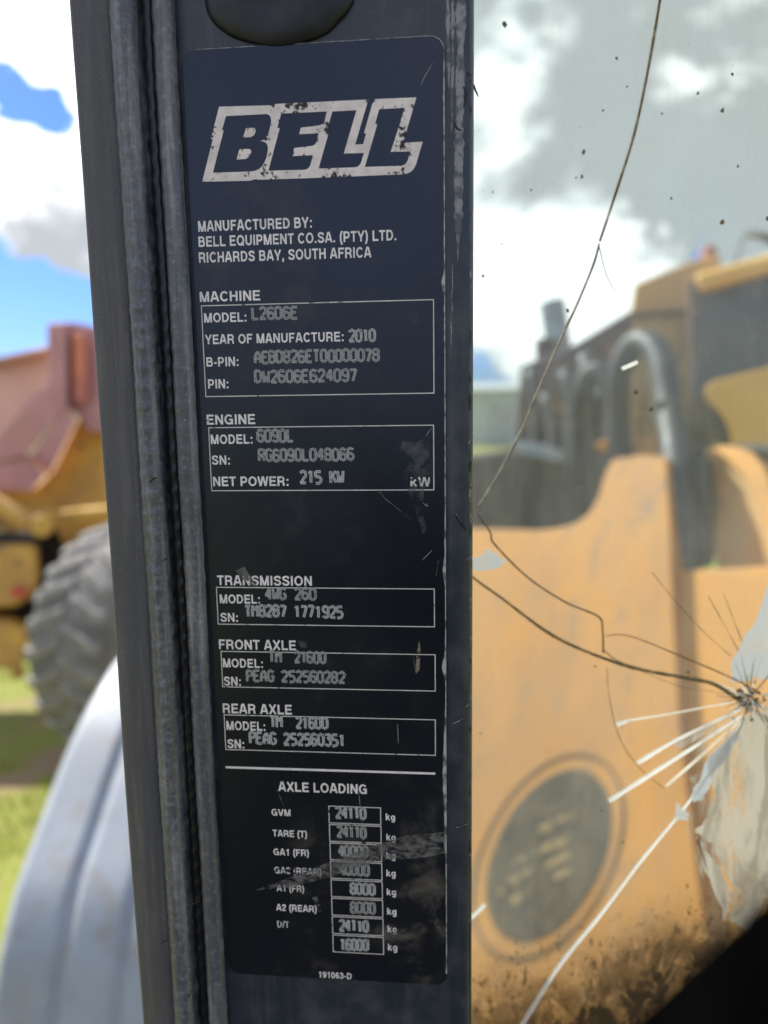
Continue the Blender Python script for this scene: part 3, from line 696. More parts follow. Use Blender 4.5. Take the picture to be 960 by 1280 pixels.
def stamped(body, px, py, pxr, h, m='stamp'):
    x0, z0 = xz(px, py); x1, _ = xz(pxr, py); ph = xz(px, py - h)[1] - z0
    adv = 5.5; total = adv * (len(body) - 1) + 4
    sx = (x1 - x0) / total; sz = ph / 6
    vs, fs = [], []
    for i, ch in enumerate(body):
        if ch == ' ': continue
        jx, jz = random.gauss(0, .1), random.gauss(0, .12)
        for line in G[ch]:
            pts = [Vector(((p[0] + i * adv + jx) * sx, (p[1] + jz) * sz)) for p in line]
            for off in (-1, 1):
                for a, b in zip(pts, pts[1:]):
                    d = (b - a).normalized(); nn = Vector((-d.y, d.x)); u = sz
                    # each run is punched as a row of short ticks
                    L = (b - a).length; kk = max(1, int(L / (u * .62)))
                    for q in range(kk):
                        s = a + d * (L * q / kk) - d * u * .08; e = a + d * (L * (q + .86) / kk) + d * u * .06
                        c0 = nn * (off * u * .40 - u * .33); c1 = nn * (off * u * .40 + u * .33)
                        k = len(vs)
                        jj = random.gauss(0, .05) * u
                        for w in (s + c0, e + c0, e + c1, s + c1):
                            vs.append((x0 + w.x + jj, YP - .00003 * random.random() - .00001, z0 + w.y + jj))
                        fs.append([k, k + 1, k + 2, k + 3])
    o = pydata('stamped_number', vs, fs, M[m], plate)
    return o
for a in [('L2606E', 316, 399, 371.5, 14), ('2010', 437, 426.8, 468.5, 14, 'stamp_hi'), ('AEBD826ET00000078', 319, 453.6, 473.6, 14), ('DW2606E624097', 319.5, 478, 445.5, 14),
          ('6090L', 322.5, 552, 366.5, 14.5), ('RG6090L048066', 324, 575.8, 441.3, 14), ('215 KW', 376, 603.6, 429.2, 14.5, 'stamp_hi'),
          ('4WG 260', 332.5, 748.6, 394.2, 13.5), ('TM8287 1771925', 307.3, 770.3, 428, 13.5, 'stamp_hi'), ('TM  21600', 337.3, 827.4, 406.6, 13), ('PEAG 252560282', 309, 851, 430.6, 13),
          ('TM  21600', 338.3, 908.8, 409.2, 13, 'stamp_hi'), ('PEAG 252560351', 313.2, 929.2, 430.4, 13.5, 'stamp_hi'),
          ('24110', 420.3, 1022.2, 456.6, 13, 'stamp_hi'), ('24110', 422.3, 1045.8, 457, 13), ('40000', 423.7, 1069.8, 459.4, 13), ('40000', 425, 1093, 461, 13),
          ('8000', 438.6, 1116.8, 468.2, 13, 'stamp_hi'), ('8000', 439, 1140.6, 468.6, 13), ('24110', 425, 1162.8, 459.8, 13, 'stamp_hi'), ('16000', 426, 1186.4, 460, 13, 'stamp_hi')]:
    stamped(*a)

# logo ---------------------------------------------------------------
def bez(p0, p1, p2, n=6): return [tuple((1 - t) ** 2 * Vector(p0) + 2 * t * (1 - t) * Vector(p1) + t * t * Vector(p2)) for t in [k / n for k in range(n + 1)]]
def poly_curve(name, splines, y, m):
    cu = bpy.data.curves.new('outline', 'CURVE'); cu.dimensions = '2D'; cu.fill_mode = 'BOTH'
    for s in splines:
        sp = cu.splines.new('POLY'); sp.points.add(len(s) - 1); sp.use_cyclic_u = True
        for p, q in zip(sp.points, s):
            x, z = xz(*q); p.co = (x * 100, (z - Z0) * 100, 0, 1)
    o = bpy.data.objects.new('tmp', cu); me = bpy.data.meshes.new_from_object(o); bpy.data.objects.remove(o); bpy.data.curves.remove(cu)
    for v in me.vertices: v.co = Vector((v.co.x / 100, y, v.co.y / 100 + Z0))
    me.materials.clear(); me.name = name
    return link(name, me, M[m], plate)
outer = [(252.8, 227.2), (266.1, 174.1), (263.75, 173.75), (273.9, 133.4), (333, 131.8)] + bez((336, 131.6), (340.5, 132), (342.2, 135.8), 4) + [(344.2, 130), (460.5, 124.4), (444, 180.6), (454, 180.3), (457.7, 166.6), (455, 166.6), (467, 124), (520.6, 121.7), (504, 178.4), (528.4, 177.2)] + bez((521.5, 200.6), (518.5, 216.5), (503.75, 218)) + [(385, 222.8), (321.6, 224.8), (320.8, 223.8), (312, 226)]
Bl = [(266.1, 216), (279.7, 163), (277.5, 162.8), (282.5, 145.2), (330, 142.7)] + bez((333, 142.6), (339.5, 143.5), (339, 152), 4) + bez((338.4, 155.3), (336, 168), (333.5, 170.3), 4) + bez((332.5, 172.5), (329, 175.6), (325.5, 176.4), 3) + bez((330, 177.2), (335.8, 179), (334.8, 188), 4) + bez((333, 197), (330, 206), (324.7, 210.8), 4) + [(319, 213.5), (313.75, 214.4)]
c1 = [(307.5, 160.3), (314, 160)] + bez((316.5, 159.8), (321, 161), (319, 166), 4) + [(317.2, 169.4), (313.75, 171.4), (303.75, 171.9)]
c2 = [(299.4, 186.6), (309.5, 186.25)] + bez((311.4, 186.25), (315.5, 187.5), (313.2, 192), 4) + [(312, 195), (307.5, 198.75), (295.8, 199.4)]
El = [(335.6, 213.4), (349.7, 160.3), (346.6, 160), (351.6, 142), (408.75, 139.4)] + bez((405.8, 150), (404, 156), (398.5, 156.9), 4) + [(376, 159.7), (373.9, 167.8), (398.3, 166.6)] + bez((396, 176), (394.5, 182), (389.5, 182.5), 4) + [(367.7, 185), (366, 195.2), (391.25, 194)] + bez((389, 203), (387, 211.5), (381, 212.3), 4)
L1 = [(398.3, 210.8), (413.4, 157.2), (410.5, 156.9), (415.5, 139.4), (445.6, 137.8), (429.8, 192), (455, 191.25)] + bez((451.6, 202.2), (449.5, 208.6), (444, 209.2), 4)
L2 = [(456, 208.75), (471.7, 155.3), (469, 154.5), (474, 136.6), (506, 134.7), (488.4, 190), (513, 189.4)] + bez((510, 199.5), (508, 206.3), (502, 207.2), 4)
poly_curve('logo_outline', [outer, Bl, El, L1, L2], YP, 'logo')
poly_curve('logo_letter_counter', [c1], YP, 'logo'); poly_curve('logo_letter_counter', [c2], YP, 'logo')

# wear on the plate
def patch(name, pts, m, y=YP - .00006):
    return pydata(name, [on_y(a, b, y) for a, b in pts], [list(range(len(pts)))], M[m], plate)
patch('glue_smudge', [(503, 552), (522, 553), (534, 542), (540, 568), (541, 602), (530, 612), (528, 640), (534, 660), (528, 668), (520, 640), (511, 615), (499, 590), (498, 570)], 'smudge')
patch('grey_smear', [(318, 1113), (360, 1098), (420, 1074), (470, 1056), (510, 1044), (557, 1040), (557, 1066), (530, 1072), (470, 1076), (420, 1094), (370, 1108)], 'smear')
patch('brown_scuff', [(519, 842), (521, 815), (524, 800), (526, 815), (524, 838), (521, 842)], 'scuff')
patch('grey_scuff', [(294, 712), (305, 708), (318, 727), (322, 733), (312, 731), (300, 722)], 'smear')
patch('grey_scuff', [(372, 800), (382, 802), (384, 810), (376, 810)], 'smudge')
patch('grey_scuff', [(390, 1122), (396, 1120), (402, 1138), (399, 1140)], 'smear')
for pts in ([(470, 612), (480, 622), (500, 638), (516, 652)], [(525, 108), (533, 92), (543, 76)], [(530, 548), (541, 533)], [(528, 628), (534, 633), (533, 629)], [(497, 905), (498, 930)], [(448, 985), (450, 1005), (453, 1030)], [(528, 700), (540, 688)],
            [(300, 720), (312, 731)], [(303, 713), (318, 730)], [(345, 985), (356, 1010)], [(516, 818), (520, 840)], [(476, 615), (480, 621)], [(548, 700), (545, 720)]):
    stroke('scratch', pts, .00022, YP, M['scuff'] if random.random() < .4 else M['edge_wear'], plate, relief=.00006)

# ------------------------------------------------------------------ cracked window
YG = .088
win = empty('cracked_window', (.30, YG, Z0 - .5), 'dirty cracked window glass with a starred impact at the right edge', 'window')
slab('glass_pane', [(.045, YG, Z0 - .34), (.70, YG, Z0 - .34), (.70, YG, Z0 + .55), (.045, YG, Z0 + .55)], (0, .004, 0), M['glass'], win)
pydata('dust_film', [(.050, YG - .0012, Z0 - .335), (.695, YG - .0012, Z0 - .335), (.695, YG - .0012, Z0 + .545), (.050, YG - .0012, Z0 + .545)], [[0, 1, 2, 3]], M['film'], win)
pydata('corner_grime', [(.050, YG - .0020, Z0 - .335), (.695, YG - .0020, Z0 - .335), (.695, YG - .0020, Z0 - .05), (.050, YG - .0020, Z0 - .05)], [[0, 1, 2, 3]], M['grime'], win)
PM = .39 / 942                              # metres per pixel on the pane
def crack(pts, w0, w1, m, y=YG - .0028, name='crack', seg=6):
    path = smooth_path([on_y(a, b, y) for a, b in pts], 5); n = len(path)
    rr = [max(.00008, (.5 if 'bright' in m or 'glow' in m else .38) * PM * (w0 + (w1 - w0) * i / (n - 1)) * (1 + .25 * mnoise.noise(p * 160))) for i, p in enumerate(path)]
    vs, fs = tube_data(path, rr, seg, .9 if 'bright' in m else .35)
    return pydata(name, vs, fs, M[m], win, True)
crack([(570, 702), (594.7, 724.5), (627.5, 748), (684, 790), (731, 813.6), (791.6, 834.7), (852.5, 846.4), (890, 854), (913.5, 867.5), (934, 882)], 3.6, 8, 'crack_dark')
crack([(597.7, 643), (613, 666), (618, 680), (660, 722), (707, 752.7), (747, 770), (753, 785), (754, 816)], 3, 3.2, 'crack_dark')
crack([(756.5, 795), (787, 795), (852.6, 820.7), (918, 849), (951, 867.6)], 1.6, 3.0, 'crack_dark')
crack([(754, 812), (772, 826), (800, 836)], 2.4, 1, 'crack_dark')
crack([(759, 835), (761, 867.6), (773, 919), (796.5, 956.7), (829, 985)], 2.0, 1.6, 'crack_faint')
crack([(800, 838), (850, 858), (900, 866), (925, 874)], 1.2, 1.4, 'crack_faint')
crack([(815, 715), (843, 750), (880, 790), (913.5, 820)], 1.4, 2.2, 'crack_faint')
crack([(885.5, 745.7), (905, 780), (923, 813.7)], 1.4, 1.8, 'crack_faint'); crack([(904, 741), (916, 772), (927.7, 802)], 1.2, 1.8, 'crack_faint')
crack([(829, -30), (825, 0), (810, 87.5), (793, 167), (772.5, 233), (749.6, 302)], 4.6, 4.0, 'crack_dark')
crack([(749, 304), (742, 330), (721, 381), (698, 431), (672, 490), (653.6, 535), (625, 590), (597.7, 635)], 4, 4.4, 'crack_tan')
crack([(749, 308), (757.6, 342.5), (769, 365.6)], 1.8, 1.2, 'crack_tan')
crack([(940, 872), (955, 890), (970, 930)], 2, 2, 'crack_dark'); crack([(940, 868), (960, 845), (985, 800)], 2, 2, 'crack_dark')
crack([(796.5, 954), (840, 928), (885, 906), (927.8, 886)], 6, 3.5, 'crack_bright'); 
crack([(761, 1001.5), (815, 967), (870, 932), (927.8, 894)], 7, 4, 'crack_bright')
crack([(832, 983), (865, 955), (895, 928), (925, 899.6)], 4, 5, 'crack_glow')
crack([(640, 1300), (655.7, 1276), (700, 1206), (749.6, 1145), (800, 1078), (853, 1013), (895, 954), (928, 900)], 6.4, 3, 'crack_bright')
crack([(770.6, 906), (786, 900.5)], 7, 4, 'crack_bright')
crack([(786, 900.5), (840, 892), (911, 878)], 4, 2, 'crack_glow')
crack([(587, 1149), (606, 1131)], 5.5, 5.5, 'crack_bright'); crack([(777.5, 461), (797, 452.5)], 4.4, 4, 'crack_bright')
FY = 0.0
def reflective_shard(pts, m, k=3, jag=2.0):
    global FY; FY = FY + .00004
    P = [Vector((a, b, 0)) for a, b in pts]; out = []
    for i in range(len(P)):
        a = P[i]; b = P[(i + 1) % len(P)]
        for j in range(k):
            q = a.lerp(b, j / k); out.append((q.x + random.gauss(0, jag), q.y + random.gauss(0, jag)))
    n = len(out); f = [on_y(a, b, YG - .0024 - FY) for a, b in out]
    return pydata('flake', f, [list(range(n))], M[m], win)
reflective_shard([(975, 700), (958, 735), (945, 775), (928, 805), (914, 830), (916, 850), (930, 853), (945, 846), (955, 850), (975, 840)], 'flake_blue', 3, 1.2)
reflective_shard([(590, 700), (604, 690), (612, 686), (618, 694), (634, 700), (624, 710), (604, 714), (590, 712)], 'flake_blue', 2, 1.2)
reflective_shard([(846, 1003), (852, 1012), (862, 1016), (860, 1026), (850, 1024), (842, 1030)], 'flake_blue', 2, 1)
reflective_shard([(930, 895), (975, 885), (975, 1130), (955, 1120), (940, 1165), (915, 1150), (932, 1120), (905, 1085), (890, 1055), (868, 1040), (882, 1020), (895, 990), (880, 960), (905, 930)], 'flake_grey', 4, 2.5)
reflective_shard([(880, 900), (930, 880), (990, 870), (1010, 1180), (950, 1185), (915, 1165), (885, 1110), (862, 1060), (858, 1010), (868, 950)], 'flake_haze', 3, 2.5)
reflective_shard([(868, 985), (880, 955), (905, 925), (928, 900), (920, 930), (895, 965), (885, 990), (870, 1004), (862, 1000)], 'flake_blue', 3, 1.5)
reflective_shard([(840, 930), (860, 918), (905, 895), (926, 886), (900, 905), (868, 926), (850, 936)], 'flake_grey', 2, 1)
reflective_shard([(872, 1042), (880, 1060), (900, 1085), (915, 1120), (905, 1150), (892, 1110), (878, 1080)], 'flake_grey', 3, 1.5)
for i in range(64):                          # fine crazing round the point of impact
    a = random.uniform(1.2, 5.6); l0 = random.uniform(2, 16); l1 = l0 + random.uniform(8, 60) * random.random() ** .5
    b = a + random.gauss(0, .12); mid = (l0 + l1) / 2
    crack([(938 + math.cos(a) * l0, 872 - math.sin(a) * l0), (938 + math.cos((a + b) / 2) * mid, 872 - math.sin((a + b) / 2) * mid), (938 + math.cos(b) * l1, 872 - math.sin(b) * l1)],
          random.uniform(1.2, 2.6), .5, random.choice(['crack_dark', 'crack_faint', 'crack_faint', 'crack_glow', 'crack_glow', 'crack_glow']), YG - .0030 - i * .00002, 'hairline_crack')
bm = bmesh.new()                            # crushed glass at the point of impact
for i in range(60):
    px = 938 + random.gauss(0, 9); py = 872 + random.gauss(0, 9); s = random.uniform(.0004, .0013); p = on_y(px, py, YG - .0035 - random.random() * .001)
    bmesh.ops.create_icosphere(bm, subdivisions=1, radius=s, matrix=Matrix.Translation(p) @ Matrix.Diagonal((random.uniform(.5, 1.5), .5, random.uniform(.4, 1.2), 1)))
from_bm('crushed_glass', bm, M['crack_dark'], win)['kind'] = 'stuff'
bm = bmesh.new()
for i in range(70):
    px = 938 + random.gauss(0, 12); py = 874 + random.gauss(0, 11); q = random.uniform(.0003, .0010); p = on_y(px, py, YG - .0042 - random.random() * .001)
    bmesh.ops.create_icosphere(bm, subdivisions=1, radius=q, matrix=Matrix.Translation(p) @ Matrix.Diagonal((random.uniform(.5, 1.5), .5, random.uniform(.4, 1.2), 1)))
from_bm('glass_crumb', bm, M['flake_blue'], win)['kind'] = 'stuff'
bm = bmesh.new()
SP = [(631, 31, 5), (771, 73, 2.6), (872.5, 116, 2.6), (903, 138, 4), (915.5, 92.5, 3), (729.6, 190, 4), (783.75, 108, 2), (754, 138, 2), (827.5, 142, 2), (922.5, 208, 2.5), (839, 248, 2.5), (903, 278, 5), (616, 240, 2), (664, 237.5, 2), (627.5, 305, 2), (604, 345, 3.2), (727.5, 221, 3), (720, 222, 2), (710, 388, 3.4), (795, 490, 4), (814, 512, 4.4), (601, 917, 2), (752, 1013, 2.5), (860, 840, 3), (779, 1053, 2.5), (744, 833, 2), (960, 273, 4), (694, 545, 2)]
SP += [(random.uniform(600, 960), random.uniform(5, 1150), random.uniform(.35, .9)) for _ in range(110)]
for px, py, r in SP:
    p = on_y(px, py, YG - .0024); s = r * PM * .62
    n = 9; ring = []
    for k in range(n):
        a = 6.283 * k / n; q = s * random.uniform(.65, 1.2); ring.append(bm.verts.new((p.x + q * math.cos(a), p.y, p.z + q * math.sin(a) * 1.2)))
    cvt = bm.verts.new((p.x, p.y - s * .4, p.z))
    for k in range(n): bm.faces.new((ring[k], ring[(k + 1) % n], cvt))
o = from_bm('bug_speck', bm, M['speck'], win); o['kind'] = 'stuff'

# black bar close to the lens in the lower right corner
hp = [at(720, 1540, .13), at(820, 1462, .122), at(958, 1344, .115), at(1098, 1226, .110), at(1310, 1050, .110)]
handle = tube('grab_handle', hp, .0157, M['guard'], None, 20)
tag(handle, 'black out of focus grab handle crossing the lower right corner of the window', 'handle')

# unseen dark platform and panel added so the plate reflects black below
blocker = empty('walkway', (0, -1.6, 1.0), 'dark steel walkway in front of the cab pillar', 'walkway')
slab('deck', [(-1.2, -3.4, .98), (1.3, -3.4, .98), (1.3, -.35, .98), (-1.2, -.35, .98)], (0, 0, -.05), M['under'], blocker, .01)
slab('side_panel', [(-1.2, -3.4, 1.0), (1.3, -3.4, 1.0), (1.3, -3.4, 2.40), (-1.2, -3.4, 2.40)], (0, -.04, 0), M['under'], blocker, .01)  # upright sheet added to darken the reflection and cut ground bounce
for x in (-1.1, 1.2):
    for y in (-3.3, -.45): cylinder('leg', (x, y, 0), (x, y, .94), .05, M['under'], blocker, 14)

# ------------------------------------------------------------------ own fender
fend = empty('machine_fender', (-.9, .9, 1.3), 'pale blue grey ribbed fender below the cab, left of the pillar', 'fender')
XF = -.90
base = [(on_x(x, y, XF).y, on_x(x, y, XF).z) for x, y in [(145, 830), (110, 890), (80, 960), (50, 1040), (25, 1110), (8, 1180), (0, 1230)]]
d0 = Vector(base[0]) - Vector(base[1]); d1 = Vector(base[-1]) - Vector(base[-2])
e = Vector(base[0]); pre = []
for k in range(1, 7):
    ang = math.atan2(d0.y, d0.x) - .24 * k; e = e + Vector((math.cos(ang), math.sin(ang))) * .10; pre.append(tuple(e))
e = Vector(base[-1]); post_ = []
for k in range(1, 9):
    ang = math.atan2(d1.y, d1.x) + .07 * k; e = e + Vector((math.cos(ang), math.sin(ang))) * .09; post_.append(tuple(e))
curve = [Vector((0, y, z)) for y, z in pre[::-1] + base + post_]
curve = smooth_path(curve, 4)
xsf = []
for k in range(0, 141): xsf.append(XF - .022 + .005 * k)
def ribh(x):
    h = 0
    for c in (XF + .125, XF + .262, XF + .40, XF + .54): h -= .013 * math.exp(-((x - c) / .013) ** 2)
    h -= .02 * max(0, 1 - (x - XF + .022) / .03) ** 2
    return h
vs, fs = [], []
for i, p in enumerate(curve):
    tdir = (curve[min(i + 1, len(curve) - 1)] - curve[max(i - 1, 0)]).normalized(); nn = Vector((0, tdir.z, -tdir.y)); nn = nn if nn.z > 0 else -nn
    if nn.y > 0 and abs(nn.z) < .2: nn = -nn
    for x in xsf:
        q = p + nn * (ribh(x) + .003 * mnoise.noise((x * 7, p.y * 5, p.z * 5))); vs.append((x, q.y, q.z))
m_ = len(xsf)
for i in range(len(curve) - 1):
    for k in range(m_ - 1): a = i * m_ + k; fs.append([a, a + 1, a + m_ + 1, a + m_])
o = pydata('fender_panel', vs, fs, M['fender'], fend, True)
sm = o.modifiers.new('thick', 'SOLIDIFY'); sm.thickness = .01; sm.offset = 1

# ------------------------------------------------------------------ red dump truck
truck = empty('dump_truck', (-3.2, 5.8, 0), 'faded red and yellow dump truck with a lugged tyre, left of the cab pillar', 'dump truck')
BK = ray(60, 520).normalized()
def tp_(pts, d): return [at(a, b, d) for a, b in pts]
def tslab(name, pts, d, thick, m, bev=.01, dd=None):
    return slab(name, [at(a, b, d + (dd(a) if dd else 0)) for a, b in pts], BK * thick, M[m], truck, bev)
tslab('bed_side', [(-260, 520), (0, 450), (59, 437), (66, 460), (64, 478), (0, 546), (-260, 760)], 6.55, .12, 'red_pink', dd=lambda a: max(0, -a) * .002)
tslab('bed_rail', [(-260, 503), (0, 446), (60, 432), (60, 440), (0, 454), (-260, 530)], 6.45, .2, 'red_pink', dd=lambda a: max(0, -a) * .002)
tslab('bed_beam', [(59, 404), (84, 402), (84, 506), (34, 570), (0, 576), (-40, 590), (-200, 775), (-200, 735), (0, 545), (61, 473)], 6.25, .25, 'red', .015)
tslab('bed_post', [(83, 402.5), (98, 403.5), (135, 412), (160, 420), (160, 540), (112, 540), (97, 520), (83, 505)], 6.4, .25, 'red')
tslab('post_rib', [(90, 416), (107, 416), (110, 500), (98, 506), (91, 500)], 6.30, .12, 'red_orange', .02)
tslab('bed_underside', [(84, 506), (97, 524), (64, 590), (36, 571)], 6.27, .2, 'red')
tslab('under_lip', [(35, 570), (39, 568), (66, 588), (60, 596)], 6.22, .08, 'red_orange')
tslab('bed_floor_edge', [(-200, 590), (0, 578), (34, 571), (56, 596), (40, 614), (0, 614), (-200, 640)], 6.28, .25, 'red')
# chassis
tslab('chassis_side', [(-200, 628), (0, 612), (42, 612), (66, 590), (98, 524), (112, 538), (170, 545), (170, 760), (90, 700), (62, 648), (38, 668), (-200, 640)], 6.6, .3, 'truck_yellow')
tslab('chassis_rail', [(38, 642), (80, 640), (150, 632), (150, 646), (80, 651), (40, 655)], 6.2, .15, 'truck_yellow', .01)
cylinder('lift_ram', at(-60, 596, 6.0), at(40, 655, 5.9), .07, M['truck_yellow'], truck, 20, .01)
cylinder('pin_boss', at(52, 658, 5.75), at(52, 656, 6.2), .085, M['truck_yellow'], truck, 20, .015)
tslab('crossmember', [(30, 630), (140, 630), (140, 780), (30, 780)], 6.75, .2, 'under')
tslab('shadow_plate', [(-200, 672), (46, 670), (46, 684), (-200, 700)], 6.1, .3, 'under')  # dark slab standing in for the shadow under the chassis
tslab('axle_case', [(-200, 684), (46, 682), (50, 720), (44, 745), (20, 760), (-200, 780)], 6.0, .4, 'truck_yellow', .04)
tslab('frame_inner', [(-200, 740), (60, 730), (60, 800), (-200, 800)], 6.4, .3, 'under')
tslab('red_reflector', [(14, 735), (32, 735), (32, 746), (14, 746)], 5.95, .03, 'red_tag', .005)
tslab('lower_link', [(-120, 775), (10, 778), (34, 790), (32, 826), (12, 838), (-120, 830)], 5.95, .3, 'truck_yellow', .03)
cylinder('drop_arm', at(20, 832, 5.9), at(24, 848, 5.9), .05, M['truck_yellow'], truck, 14, .01)
# tyre
TC = at(178, 782, 5.55); TC.z = .86; TR = .84; TW = .62
ax = Vector((.96, -.28, 0)).normalized()
Zv = Vector((0, 0, 1)); Bv = ax.cross(Zv).normalized()
rotm = Matrix((ax, Bv, Zv)).transposed().to_4x4(); rotm.translation = TC
tprof = [(-.31, .40), (-.335, .52), (-.335, .66), (-.31, .755), (-.27, .790), (-.15, .805), (0, .81), (.15, .805), (.27, .790), (.31, .755), (.335, .66), (.335, .52), (.31, .40)]
vs, fs = [], []; ns = 64
for k in range(ns):
    a = 2 * math.pi * k / ns
    for (x, r) in tprof: vs.append(rotm @ Vector((x, r * math.cos(a), r * math.sin(a))))
n = len(tprof)
for k in range(ns):
    for i in range(n - 1):
        a = k * n + i; b = ((k + 1) % ns) * n + i; fs.append([a, a + 1, b + 1, b])
tyre = pydata('tyre', vs, fs, M['tyre'], truck, True)
# chevron lugs: one block on each half, alike pieces share their mesh
def lug_mesh(side):
    bm = bmesh.new(); out = [(0.01, -.035), (.12, .02), (.24, .075), (.315, .075), (.315, .165), (.23, .165), (.11, .105), (.01, .045)]
    top, bot = [], []
    for (x, s) in out:
        for lst, rr in ((bot, .78), (top, .834 - (.035 if x > .3 else .012 if x > .2 else 0))):
            a = s / .82 + (0 if side > 0 else 0.0)
            lst.append(bm.verts.new((x * side, rr * math.sin(a), rr * math.cos(a))))
    n = len(out); bm.faces.new(top); bm.faces.new(bot[::-1])
    for i in range(n): bm.faces.new((top[i], bot[i], bot[(i + 1) % n], top[(i + 1) % n]))
    bmesh.ops.recalc_face_normals(bm, faces=bm.faces)
    bmesh.ops.bevel(bm, geom=[e for e in bm.edges if all(v in top for v in e.verts)], offset=.012, segments=1, affect='EDGES')
    me = bpy.data.meshes.new('lug'); bm.to_mesh(me); bm.free(); me.materials.append(M['lug']); return me
LM = {1: lug_mesh(1), -1: lug_mesh(-1)}
NL = 26
for k in range(NL):
    for s in (1, -1):
        o = bpy.data.objects.new('lug', LM[s]); COL.objects.link(o)
        a = 2 * math.pi * (k + (0 if s > 0 else .5)) / NL
        o.parent = tyre; o.matrix_basis = rotm @ Matrix.Rotation(a, 4, 'X')
for s in (1, -1):
    vs, fs = [], []; rp = [(s * .26, 0), (s * .26, .12), (s * .20, .14), (s * .20, .30), (s * .30, .36), (s * .31, .41)]
    for k in range(32):
        a = 2 * math.pi * k / 32
        for (x, r) in rp: vs.append(rotm @ Vector((x, r * math.cos(a), r * math.sin(a))))
    n = len(rp)
    for k in range(32):
        for i in range(n - 1): a = k * n + i; b = ((k + 1) % 32) * n + i; fs.append([a, a + 1, b + 1, b])
    pydata('wheel_rim', vs, fs, M['truck_yellow'], truck, True)

# ------------------------------------------------------------------ yellow loader beyond the glass
loader = empty('yellow_loader', (1.0, 3.0, 0), 'weathered yellow loader with looping black hoses, seen through the cracked window', 'loader')
NP = Vector((-.66, -.60, .45)).normalized(); PP = at(685, 1070, 2.6)
def pl(px, py, off=0.0): return on_plane(px, py, PP + NP * off, NP)
def lslab(name, pts, off, thick, m, bev=.01): return slab(name, [pl(a, b, off) for a, b in pts], -NP * thick, M[m], loader, bev)
def curve_px(pts, k=5): return [(v.x, v.y) for v in smooth_path([(a, b, 0) for a, b in pts], k)]
arm = [(400, 668), (590, 660)] + curve_px([(620, 661), (680, 662), (722, 652), (744, 628), (756, 592), (766, 574)]) + [(800, 568), (833, 571), (838, 650), (842, 760), (850, 900), (868, 1060), (905, 1330), (400, 1420)]
lslab('lift_arm', arm, 0, .10, 'arm_yellow', .012)
lslab('side_panel', [(836, 714), (1010, 704), (1010, 1330), (880, 1330), (862, 1060), (848, 900), (842, 780)], -.05, .10, 'panel_orange', .01)
lslab('inner_plate', [(880, 560), (1010, 560), (1010, 712), (895, 712)], -.22, .10, 'rust_yellow', .01)
flg = curve_px([(888, 560), (906, 572), (930, 598), (952, 640), (966, 690)])
flo = curve_px([(975, 672), (962, 600), (940, 566), (905, 556)])
lslab('curved_flange', flg + [(990, 700)] + flo, -.12, .10, 'panel_orange', .01)
lslab('top_plate', [(893, 556), (990, 552), (990, 566), (940, 566)], -.15, .2, 'dark', .01)
def dpts(pts, d): return [at(a, b, d) for a, b in pts]
BL = Vector((.35, 1, -.05)).normalized()
def bslab(name, pts, d, thick, m, bev=.02, yaw=0.0): return slab(name, [at(a, b, d + (700 - a) * yaw) for a, b in pts], BL * thick, M[m], loader, bev)
bslab('steel_housing', [(440, 590), (600, 566), (640, 560), (705, 570), (770, 566), (770, 720), (440, 740)], 3.9, .5, 'dark', .05)
bslab('mud_ledge', [(640, 552), (672, 556), (702, 566), (706, 578), (676, 574), (648, 566)], 3.75, .12, 'steel', .01)
bslab('hood_side', [(640, 600), (650, 456), (706, 437), (790, 386), (792, 600)], 4.5, .9, 'rust', .02, .0016)
bslab('hood_door', [(791, 396), (868, 390), (866, 600), (790, 600)], 4.3, .9, 'tan', .015, .0016)
bslab('hood_top', [(787, 392), (793, 354), (868, 324), (900, 318), (900, 386), (868, 389)], 4.35, .9, 'rust_yellow', .02, .0016)
bslab('hood_seam', [(788, 391), (868, 387), (868, 391), (788, 395)], 4.27, .05, 'dark', .0, .0016)
bslab('hatch', [(700, 470), (770, 452), (772, 560), (704, 568)], 4.4, .06, 'rust', .01, .0016)
bslab('rust_bracket', [(690, 500), (702, 500), (702, 530), (690, 534)], 4.35, .1, 'panel_orange', .01, .0016)
bslab('foot_ledge', [(742, 556), (760, 548), (786, 552), (790, 560), (752, 566)], 3.5, .15, 'panel_orange', .01)
bslab('cab_post', [(860, 352), (876, 346), (884, 560), (864, 560)], 4.1, .12, 'rust', .015, .0016)
bslab('cab_window', [(876, 356), (1010, 318), (1010, 470), (905, 486), (880, 490)], 4.05, .06, 'cab_glass', .005, .0016)
bslab('cab_shell', [(880, 360), (1010, 330), (1010, 560), (890, 560)], 4.4, .8, 'dark', .02, .0016)
bslab('roof_beam', [(866, 342), (980, 311), (1010, 303), (1010, 327), (980, 333), (876, 364)], 3.95, .35, 'cab_yellow', .03, .0016)
yp = curve_px([(880, 488), (890, 478), (910, 472), (960, 460), (1010, 448)]) + [(1010, 560), (916, 560)] + curve_px([(914, 545), (908, 528), (896, 512), (884, 500)])
bslab('rounded_cover', yp, 3.5, .3, 'cab_yellow', .05, .0010)
bslab('dark_gusset', [(853, 565), (862, 500), (869, 444), (882, 470), (898, 556)], 3.75, .15, 'hose', .02)
bslab('hose_block', [(833, 560), (872, 556), (902, 562), (897, 640), (892, 712), (840, 715)], 3.0, .18, 'hose', .03)
